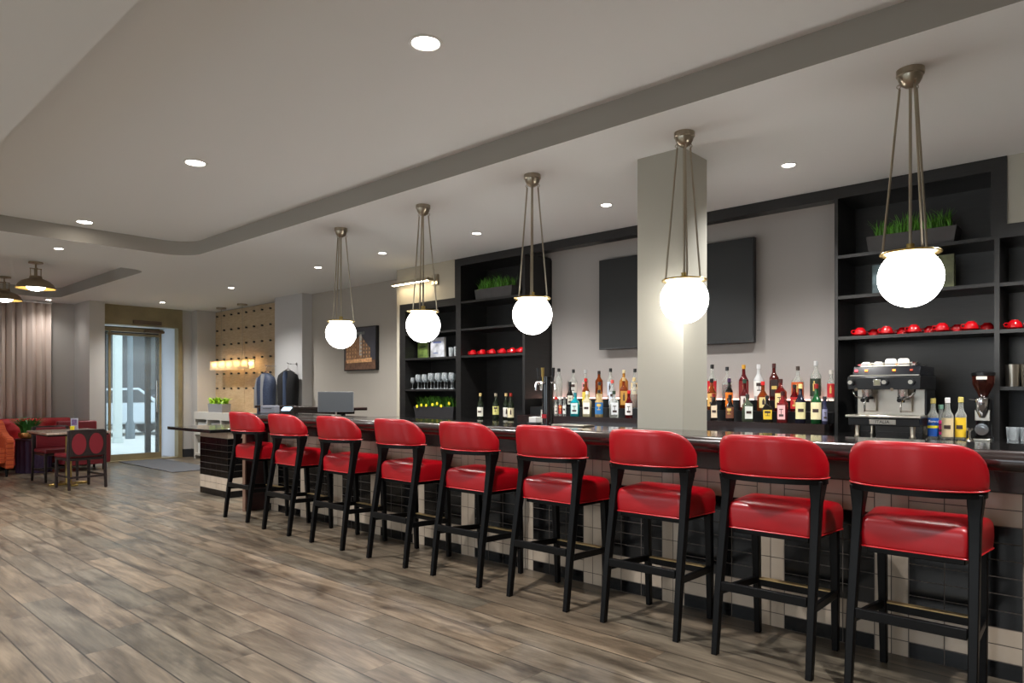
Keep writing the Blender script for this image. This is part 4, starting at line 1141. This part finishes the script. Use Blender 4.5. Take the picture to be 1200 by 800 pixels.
# ------------------------------------------------------------------ globe pendants
def make_pendant(label):
    t = thing('globe_pendant', label, 'pendant light', (0, 0, 0), 0, 'globe pendants over the bar')   # origin at ceiling
    m = MB(); m.lathe([(0.062, 0.0), (0.062, -0.028), (0.056, -0.032), (0.052, -0.05), (0.040, -0.072), (0.022, -0.086), (0.006, -0.09)], n=28); obj('canopy', m, M_nickel, t)
    zd = -0.902
    for k in range(3):
        a = math.radians(66 + 120 * k)
        c, s = math.cos(a), math.sin(a)
        m = MB(); m.cyl((c * .046, s * .046, -.085), (c * .122, s * .122, zd + .012), .0058, n=8)
        rg = []
        for zc, rr_ in ((-.072, .05), (zd + .014, .123)):
            rg = [(c * (rr_ - .0) + .009 * math.cos(b) * c, s * rr_ + .009 * math.cos(b) * s, zc + .009 * math.sin(b)) for b in [2 * PI * i / 10 for i in range(10)]]
            m.tube(rg, .0022, 5, closed=True)
        obj('rod', m, M_nickel, t)
    m = MB(); m.cyl((0, 0, -.085), (0, 0, zd + .03), .0072, n=10); obj('stem', m, M_nickel, t)
    m = MB(); m.lathe([(0.018, zd + .045), (0.018, zd + .012), (0.09, zd + .008), (0.134, zd + .004), (0.137, zd), (0.134, zd - .006), (0.09, zd - .012), (0.085, zd - .02), (0.02, zd - .02)], n=36); obj('brass_disc', m, M_brass, t)
    m = MB(); R = .145; zc = -1.022
    rings = []
    for j in range(0, 17):
        a = -PI / 2 + 0.02 + (PI / 2 + 0.93) * j / 16
        rings.append((R * math.cos(a), zc + R * math.sin(a)))
    m.lathe(rings, n=32); obj('globe', m, M_globe, t)
    return t
pn = ['farthest globe pendant light, nearest the entrance', 'second globe pendant light from the entrance end', 'middle globe pendant light over the bar', 'globe pendant light in front of the white pillar', 'nearest and largest globe pendant light, in front of the right shelves']
p0 = None
for i in range(5):
    x = -5.722 + 1.2243 * i
    if p0 is None: p0 = make_pendant(pn[0]); p0.location = (x, 3.82, SOFFIT)
    else: dup(p0, (x, 3.82, SOFFIT), pn[i])

# ------------------------------------------------------------------ alcove: pegboard wall, console, linear light, vests
t = thing('peg_wall', 'tall pale wooden pegboard wall with rows of black pegs', 'pegboard', (-13.6, 6.2, 0))
obj('board', MB().box(0, -0.04, 0.0, 1.20, 0, SOFFIT - 0.02), node_wood('maple_board', (166, 143, 112), (186, 164, 134), 0.5, (3, 3, 18)), t, smooth=False)
obj('board', MB().box(1.208, -0.04, 0.0, 2.76, 0, SOFFIT - 0.02), node_wood('maple_board', (0, 0, 0), (0, 0, 0)), t, smooth=False)
for i in range(8):
    for k in range(6):
        x = 0.11 + 0.3 * i; z = 2.77 - 0.284 * k
        m = MB(); m.cyl((x, -0.04, z), (x, -0.075, z), 0.014, 0.018, n=10); obj('peg', m, M_blackp, t)

t = thing('console_cabinet', 'pale low console with open cubbies under the pegboard wall', 'console', (-13.56, 5.72, 0))
M_con = mat('console_cream', (206, 200, 190), 0.5)
L_c = 1.7; D_c = 0.42
m = MB(); m.box(0, 0, .86, L_c, D_c, .90); m.box(0, 0, .0, .04, D_c, .86); m.box(L_c - .04, 0, 0, L_c, D_c, .86); m.box(0.04, 0, .06, L_c - .04, D_c, .10); m.box(0.04, 0, .46, L_c - .04, D_c, .50); m.box(0.04, D_c - .02, .1, L_c - .04, D_c, .86); m.box(0.04, 0, .76, L_c - .04, .02, .86)
obj('carcass', m, M_con, t, smooth=False)
for k in (1, 2): obj('divider', MB().box(L_c * k / 3 - .02, 0, .1, L_c * k / 3 + .02, D_c - .02, .76), M_con, t, smooth=False)
n_ = 0
for k in range(3):
    for z in (.10, .50):
        lb = 'white paper box in the %s %s cubby of the console' % ('upper' if z > .3 else 'lower', ('left', 'middle', 'right')[k])
        tag(obj('storage_box', MB().box(-13.56 + L_c * k / 3 + .09, 5.76, z + 0.001, -13.56 + L_c * k / 3 + .45, 6.06, z + .2), M_white, bevel=0.004), lb, 'box', 'white boxes in the console')
planter(-13.05, -12.45, 5.76, 5.93, .9003, .16, 'lime', 'zinc planter with bright lime-green leaves on the pale console', M_conc)

t = thing('linear_pendant', 'glowing glass box pendant light hung in front of the pegboard', 'pendant light', (-12.43, 5.93, 0))
for x in (-.42, .42):
    m = MB(); m.lathe([(0.0, SOFFIT - .001), (0.09, SOFFIT - .001), (0.09, SOFFIT - .03), (0.0, SOFFIT - .032)], x, 0, 20); cn = obj('canopy', m, M_nickel, t)
    m = MB(); m.cyl((x, 0, SOFFIT - .03), (x, 0, 1.86), .004); obj('cable', m, M_nickel, cn)
m = MB(); m.box(-.78, -.06, 1.70, .78, -.052, 1.86); m.box(-.78, .052, 1.70, .78, .06, 1.86); m.box(-.78, -.052, 1.70, -.772, .052, 1.86); m.box(.772, -.052, 1.70, .78, .052, 1.86)
obj('glass_box', m, glassy('warm_glass', (255, 240, 210), 0.75), t, smooth=False)
obj('frame', MB().box(-.78, -.06, 1.861, .78, .06, 1.875), M_brass, t, smooth=False)
for k in range(5):
    x = -.6 + .3 * k
    m = MB(); m.cyl((x - .1, 0, 1.80), (x + .1, 0, 1.80), .018); obj('tube_lamp', m, mat('warm_lamp', (255, 226, 176), 0.4, emit=16.0), t)

def make_vest(loc, rz, label, quilt, inner, sleeve):
    t = thing('hanging_vest', label, 'vest', loc, rz)
    # silhouette in rings, hung from z=0 downwards
    rings = []
    for z, hx, hy in ((-.74, .20, .09), (-.70, .205, .11), (-.5, .20, .12), (-.3, .215, .12), (-.16, .225, .11), (-.08, .20, .09), (-.03, .13, .07), (.0, .07, .055)):
        rings.append([(hx * math.copysign(abs(math.cos(a)) ** .8, math.cos(a)), hy * math.copysign(abs(math.sin(a)) ** .8, math.sin(a)), z) for a in [2 * PI * i / 24 for i in range(24)]])
    m = MB(); m.loft(rings); obj('shell', m, quilt, t, angle=60)
    m = MB(); m.loft([[(hx * math.cos(a), -.045 + .085 * math.sin(a), z) for a in [2 * PI * i / 16 for i in range(16)]] for z, hx in ((-.70, .07), (-.4, .075), (-.1, .06), (-.02, .03))]); obj('lining', m, inner, t)
    if sleeve:
        m = MB(); m.tube([(-.19, 0, -.10), (-.235, -.02, -.3), (-.24, -.03, -.62)], [.06, .055, .045], 12); obj('sleeve', m, inner, t)
    m = MB(); m.tube([(-.17, 0, -.06), (0, 0, .035), (.17, 0, -.06)], .008, 6); m.tube([(0, 0, .03), (0, 0, .07), (.02, 0, .09), (.03, 0, .11), (.01, .0, .13), (-.01, 0, .12)], .003, 6)
    obj('hanger', m, M_chrome, t)
    return t
M_navy = mat('navy_quilt', (44, 54, 76), 0.6, noise=0.3, scale=24, bump=0.6, stretch=(1, 1, 3))
M_blk = mat('black_knit', (16, 16, 18), 0.9, noise=0.5, scale=60, bump=0.8)
M_gsw = mat('grey_fleece', (126, 126, 128), 0.9)
v1 = make_vest((world_x(312, 5.74), 5.74, 1.60), 0.3, 'navy quilted vest over a grey sweater hanging at the pegboard', M_navy, M_gsw, True)
v2 = make_vest((world_x(337.5, 5.76), 5.76, 1.63), 0.5, 'black textured vest hanging in front of the grey pilaster', M_blk, mat('blue_denim', (52, 66, 90), 0.8), False)
v1.scale = v2.scale = (.82, .9, .95)
for (x, y, z, tx) in ((world_x(312, 5.74), 6.1, 1.72, 'chrome wall hook holding the navy vest'), (world_x(337.5, 5.76), 5.90, 1.74, 'chrome wall hook holding the black vest')):
    k = thing('wall_hook', tx, 'hook', (x, y, z))
    yy = (6.155 if y > 6 else 5.92) - y
    m = MB(); m.cyl((0, yy, 0), (0, yy - .012, 0), .025); obj('plate', m, M_chrome, k)
    m = MB(); yh = (5.74 if y > 6 else 5.76) - y
    m.tube([(0, yy - .01, 0), (0, yh, 0), (0, yh - .02, .02)], .006, 6); obj('prong', m, M_chrome, k)

# framed photograph
t = thing('framed_picture', 'black-edged picture of a lit building at dusk behind the farthest globe', 'picture', (-8.574, 6.1, 1.93))
obj('frame', MB().box(-.41, -.045, -.325, .41, 0, .325), M_blackp, t, smooth=False)
y = -.047
def panel(nm, pts, rgb, dy, par):
    m = MB(); m.prism_y(pts, y - dy, y - dy + .0006); return obj(nm, m, mat('pic_%d_%d_%d' % rgb, rgb, 0.5, noise=0.35, scale=30), par, smooth=False)
pic = obj('print', MB().box(-.385, y, -.31, .385, -.045, .31), mat('dusk_sky', (70, 70, 78), 0.5, noise=0.15, scale=5), t, smooth=False)
panel('street', [(-.385, -.31), (.385, -.31), (.385, -.17), (-.385, -.17)], (110, 80, 62), .0008, pic)
panel('building', [(-.36, -.18), (-.36, .02), (-.05, .17), (.02, .2), (.02, -.18)], (158, 118, 88), .0014, pic)
panel('building', [(.03, -.18), (.03, .2), (.16, .08), (.26, .0), (.26, -.18)], (128, 102, 84), .0014, pic)
panel('tower', [(-.01, -.1), (-.01, .2), (.03, .22), (.05, .2), (.05, -.1)], (206, 200, 190), .0022, pic)
panel('sign', [(-.1, .21), (-.1, .25), (.12, .25), (.12, .21)], (110, 114, 112), .0014, pic)
for qx in range(9):
    for qz in range(5):
        if qx == 4: continue
        xx = -.33 + .07 * qx; zz = -.13 + .055 * qz
        if zz > (.02 + .15 * (xx + .36) / .31 if xx < 0 else .2 - .2 * (xx - .03) / .23) - .03: continue
        panel('lit_window', [(xx, zz), (xx + .025, zz), (xx + .025, zz + .03), (xx, zz + .03)], (206, 160, 110), .0028, pic)
panel('lights', [(-.34, -.21), (-.34, -.16), (.3, -.14), (.3, -.2)], (226, 170, 120), .003, pic)

# ------------------------------------------------------------------ lounge corner
t = thing('curtain', 'long pleated dusty pink curtain at the far left window', 'curtain', (-14.27, 0, 0))
N = 220; pts = []
for i in range(N + 1):
    yy = 1.0 + (3.5 - 1.0) * i / N
    ph = yy * 2 * PI / 0.145
    pts.append((.05 * math.sin(ph) + .012 * math.sin(ph * .37 + 1), yy + .012 * math.sin(2 * ph)))
m = MB(); m.loft([[(a, b, .02) for a, b in pts], [(a, b, 1.5) for a, b in pts], [(a, b, 2.84) for a, b in pts]], closed=False)
cu = obj('drape', m, mat('curtain_cloth', (206, 190, 180), 0.85), t, angle=80)
sm = cu.modifiers.new('thick', 'SOLIDIFY'); sm.thickness = .004
obj('track', MB().box(-.05, 1.0, 2.84, .05, 3.52, 2.87), M_white, t, smooth=False)

M_sofa = mat('red_velvet', (176, 40, 48), 0.6, noise=0.1, scale=10)
t = thing('tufted_sofa', 'red button-tufted sofa against the curtain in the far left corner', 'sofa', (-14.05, 2.45, 0))
# length along Y from -1.3 to 1.3, back at -X
def tuft_back():
    m = MB(); rows = []
    ny, nz = 90, 16
    for j in range(nz + 1):
        z = .42 + .41 * j / nz; r = []
        for i in range(ny + 1):
            yy = -1.28 + 2.56 * i / ny
            # diamond tuft pattern
            a = (yy / .16 + z / .16); b_ = (yy / .16 - z / .16)
            d = abs(math.sin(PI * a / 2)) * abs(math.sin(PI * b_ / 2))
            top = max(0, (j / nz - .75) / .25)
            r.append((.10 + .04 * d - .07 * top ** 2, yy, z))
        rows.append(r)
    rows.append([(-.12, -1.28 + 2.56 * i / ny, .83) for i in range(ny + 1)])
    rows.append([(-.14, -1.28 + 2.56 * i / ny, .42) for i in range(ny + 1)])
    m.loft(rows, closed=False)
    return m
obj('backrest', tuft_back(), M_sofa, t, angle=70)
obj('seat', MB().box(-.12, -1.28, .26, .49, 1.28, .44), M_sofa, t, bevel=.04, seg=3)
obj('base', MB().box(-.12, -1.28, .08, .45, 1.28, .26), M_sofa, t, bevel=.01)
for s in (-1, 1):
    m = MB(); m.box(-.12, s * 1.28 - .07, .08, .44, s * 1.28 + .07, .62); m.cyl((-.12, s * 1.28, .62), (.44, s * 1.28, .62), .09, n=18); obj('arm', m, M_sofa, t, bevel=.01)
    for x in (-.05, .38):
        m = MB(); m.cyl((x, s * 1.2, 0), (x, s * 1.2, .08), .02, .028); obj('leg', m, M_leg, t)

t = thing('lounge_chair', 'dark red box-shaped lounge chair in front of the grey wall pier', 'chair', (-12.95, 3.62, 0), 0.0)
M_wine = mat('wine_leather', (112, 26, 36), 0.4)
obj('backrest', MB().box(-.30, -.29, .38, -.18, .29, .80), M_wine, t, bevel=.025, seg=3)
obj('seat', MB().box(-.19, -.27, .27, .30, .27, .43), M_wine, t, bevel=.03, seg=3)
for s in (-1, 1): obj('arm', MB().box(-.28, s * .31 - .04, .12, .30, s * .31 + .04, .60), M_wine, t, bevel=.02, seg=3)
obj('base', MB().box(-.28, -.28, .1, .29, .28, .27), M_wine, t, bevel=.01)
for x in (-.24, .24):
    for s in (-1, 1):
        m = MB(); m.cyl((x, s * .26, 0), (x, s * .26, .12), .016, .022); obj('leg', m, M_leg, t)

t = thing('armchair', 'orange checked armchair with curved arm cut by the left frame edge', 'armchair', (-12.98, 2.22, 0), 0.0)
M_or = node_check('orange_check', (206, 92, 46), (176, 62, 34), .05)
sideprof = [(-.36, .12), (.36, .12), (.38, .55), (.30, .60), (.10, .62), (-.12, .70), (-.26, .80), (-.36, .84), (-.42, .80)]
for s in (-1, 1):
    m = MB(); m.prism_y(sideprof, s * .36 - .055, s * .36 + .055); obj('arm', m, M_or, t, bevel=.025, seg=3)
obj('seat', MB().box(-.3, -.31, .2, .36, .31, .44), M_or, t, bevel=.03, seg=3)
m = MB(); m.prism_y([(-.44, .2), (-.24, .2), (-.28, .82), (-.40, .85), (-.48, .80)], -.40, .40); obj('backrest', m, M_or, t, bevel=.03, seg=3)
for x in (-.3, .3):
    for s in (-1, 1):
        m = MB(); m.cyl((x, s * .33, 0), (x, s * .33, .12), .015, .022); obj('leg', m, M_leg, t)

# fluted side table with potted plant
t = thing('side_table', 'dark purple fluted drum side table beside the orange armchair', 'side table', (-13.12, 3.0, 0))
ring = [( (.235 + .010 * math.cos(18 * a)) * math.cos(a), (.235 + .010 * math.cos(18 * a)) * math.sin(a)) for a in [2 * PI * i / 144 for i in range(144)]]
m = MB(); m.loft([[(a, b, 0) for a, b in ring], [(a, b, .515) for a, b in ring]]); obj('fluted_body', m, mat('plum_fabric', (58, 40, 72), 0.7), t)
m = MB(); m.lathe([(.25, .515), (.255, .52), (.255, .538), (.25, .542)], n=40); obj('table_top', m, mat('plum_top', (40, 28, 44), 0.3), t)
t = thing('potted_flowers', 'leafy plant with small red flowers in a brass bowl on the drum table', 'plant', (-13.12, 2.92, .5425))
m = MB(); m.lathe([(.08, 0), (.125, .02), (.135, .06), (.13, .095), (.12, .095), (.12, .07)], n=24); obj('bowl', m, mat('gold_bowl', (190, 140, 84), 0.35, 0.8, noise=.4, scale=30), t)
m = MB()
for _ in range(170):
    a = random.uniform(0, 2 * PI); r_ = random.uniform(0, .09)
    m.blade((r_ * math.cos(a), r_ * math.sin(a), .07), (math.cos(a), math.sin(a)), random.uniform(.16, .32), random.uniform(.018, .03), random.uniform(.3, .8))
obj('leaves', m, mat('deep_green', (56, 120, 50), 0.5, noise=.4, scale=20), t)
for _ in range(14):
    a = random.uniform(0, 2 * PI); r_ = random.uniform(.02, .15); fz = random.uniform(.22, .32); m = MB()
    for q in range(4): m.ell((r_ * math.cos(a) + .012 * math.cos(q * 1.57), r_ * math.sin(a) + .012 * math.sin(q * 1.57), fz), .015, .015, .010, 6, 4)
    obj('flower', m, mat('red_petals', (222, 60, 62), 0.6), t)

# cafe table
t = thing('cafe_table', 'small rectangular cafe table with pale top and brass foot, far left', 'table', (-11.0, 2.92, 0))
obj('table_top', MB().box(-.49, -.38, .72, .49, .38, .75), node_wood('table_wood', (140, 120, 104), (176, 156, 140), 0.22, (3, 12, 3), coat=.4), t, bevel=.006)
obj('apron', MB().box(-.47, -.36, .70, .47, .36, .72), M_leg, t, smooth=False)
m = MB(); m.lathe([(.04, .03), (.04, .70)], n=16); obj('column', m, M_brass, t)
m = MB(); m.box(-.28, -.04, .0, .28, .04, .03); m.box(-.04, -.24, .0, .04, .24, .03); obj('foot', m, M_brass, t, bevel=.004)
t = thing('menu_stand', 'small upright menu card with purple picture and yellow base on the cafe table', 'menu card', (-11.03, 3.0, .7503), 0.6)
obj('card', MB().box(-.055, -.004, .0, .055, .004, .17), glassy('card_film', (206, 206, 222), .3), t, smooth=False)
obj('picture', MB().box(-.04, -.006, .07, .04, -.0045, .15), mat('card_purple', (110, 84, 130), .5, noise=.6, scale=30), t, smooth=False)
m = MB(); m.lathe([(.025, 0), (.03, .055), (.02, .06)], 0, -.04, 14); obj('votive', m, M_yellow, t)

def make_cafe_chair(loc, rz, label):
    t = thing('cafe_chair', label, 'chair', loc, rz, 'cafe chairs at the small table')   # faces +X
    M_w = mat('dark_walnut', (34, 24, 24), 0.4)
    for s in (-1, 1):
        m = section_loft([(-.25, s * .225, 0, .015, .014), (-.215, s * .225, .42, .020, .016), (-.235, s * .225, .78, .014, .014)]); obj('leg', m, M_w, t, bevel=.004)
        m = section_loft([(.20, s * .20, 0, .014, .014), (.195, s * .20, .40, .018, .018)]); obj('leg', m, M_w, t, bevel=.004)
        obj('stretcher', MB().box(-.22, s * .213 - .008, .16, .2, s * .213 + .008, .185), M_w, t, smooth=False)
    obj('stretcher', MB().box(-.245, -.22, .15, -.225, .22, .175), M_w, t, smooth=False)
    obj('seat_frame', MB().box(-.21, -.215, .38, .22, .215, .415), M_w, t, bevel=.003)
    obj('seat', MB().box(-.21, -.22, .415, .235, .22, .47), M_wine, t, bevel=.02, seg=3)
    bk = obj('backrest', MB().box(-.245, -.21, .44, -.215, .21, .79), M_w, t, bevel=.006)
    obj('back_cushion', MB().box(-.215, -.19, .47, -.19, .19, .77), M_wine, bk, bevel=.008)
    for s in (-1, 1):
        m = MB(); m.loft([[(x, s * .105 + .088 * math.cos(a), .60 + .14 * math.sin(a)) for a in [2 * PI * i / 24 for i in range(24)]] for x in (-.250, -.244)]); obj('oval_pad', m, M_wine, bk)
    return t
c0_ = make_cafe_chair((-10.56, 2.93, 0), PI + 0.12, 'dark cafe chair with two red oval pads on its back, nearest side of the table')
c1_ = dup(c0_, (-11.62, 2.93, 0), 'dark red padded cafe chair on the far side of the small table', 0.08)

# dome ceiling lamps
def make_dome(label):
    t = thing('dome_ceiling_lamp', label, 'ceiling lamp', (0, 0, 0), 0, 'dome lamps in the far ceiling recess')
    m = MB(); m.lathe([(0.085, -.001), (0.085, -.02), (0.03, -.028)], n=20); obj('canopy', m, mat('pewter', (146, 130, 106), .4, .8), t)
    m = MB()
    m.cyl((0, 0, -.02), (0, 0, -.2), .010)
    for s in (-1, 1):
        m.cyl((s * .06, 0, -.09), (s * .06, 0, -.2), .006); m.cyl((-.07 * s, 0, -.09), (0, 0, -.09), .006)
        m.cyl((0, s * .06, -.09), (0, s * .06, -.2), .006); m.cyl((0, -.07 * s, -.09), (0, 0, -.09), .006)
    obj('stem', m, mat('pewter'), t)
    m = MB(); m.lathe([(.01, -.185), (.07, -.19), (.075, -.22), (.10, -.232), (.16, -.258), (.205, -.30), (.23, -.35), (.235, -.362), (.228, -.36), (.198, -.305), (.155, -.268), (.09, -.245), (.01, -.24)], n=32)
    sh = obj('shade', m, mat('pewter'), t)
    m = MB(); m.lathe([(.225, -.357), (.195, -.306), (.152, -.270), (.09, -.248)], n=32, caps=False); obj('lining', m, mat('gold_lining', (214, 176, 96), .45, .3), sh)
    m = MB(); m.ell((0, 0, -.335), .11, .11, .055, 20, 10); obj('globe', m, M_globe, t)
    return t
d0 = make_dome('brass-lined dome ceiling lamp, right one of the pair at far left'); d0.location = (-11.0, 2.535, TRAY)
dup(d0, (-12.75, 2.535, TRAY), 'brass-lined dome ceiling lamp, left one cut by the frame edge')
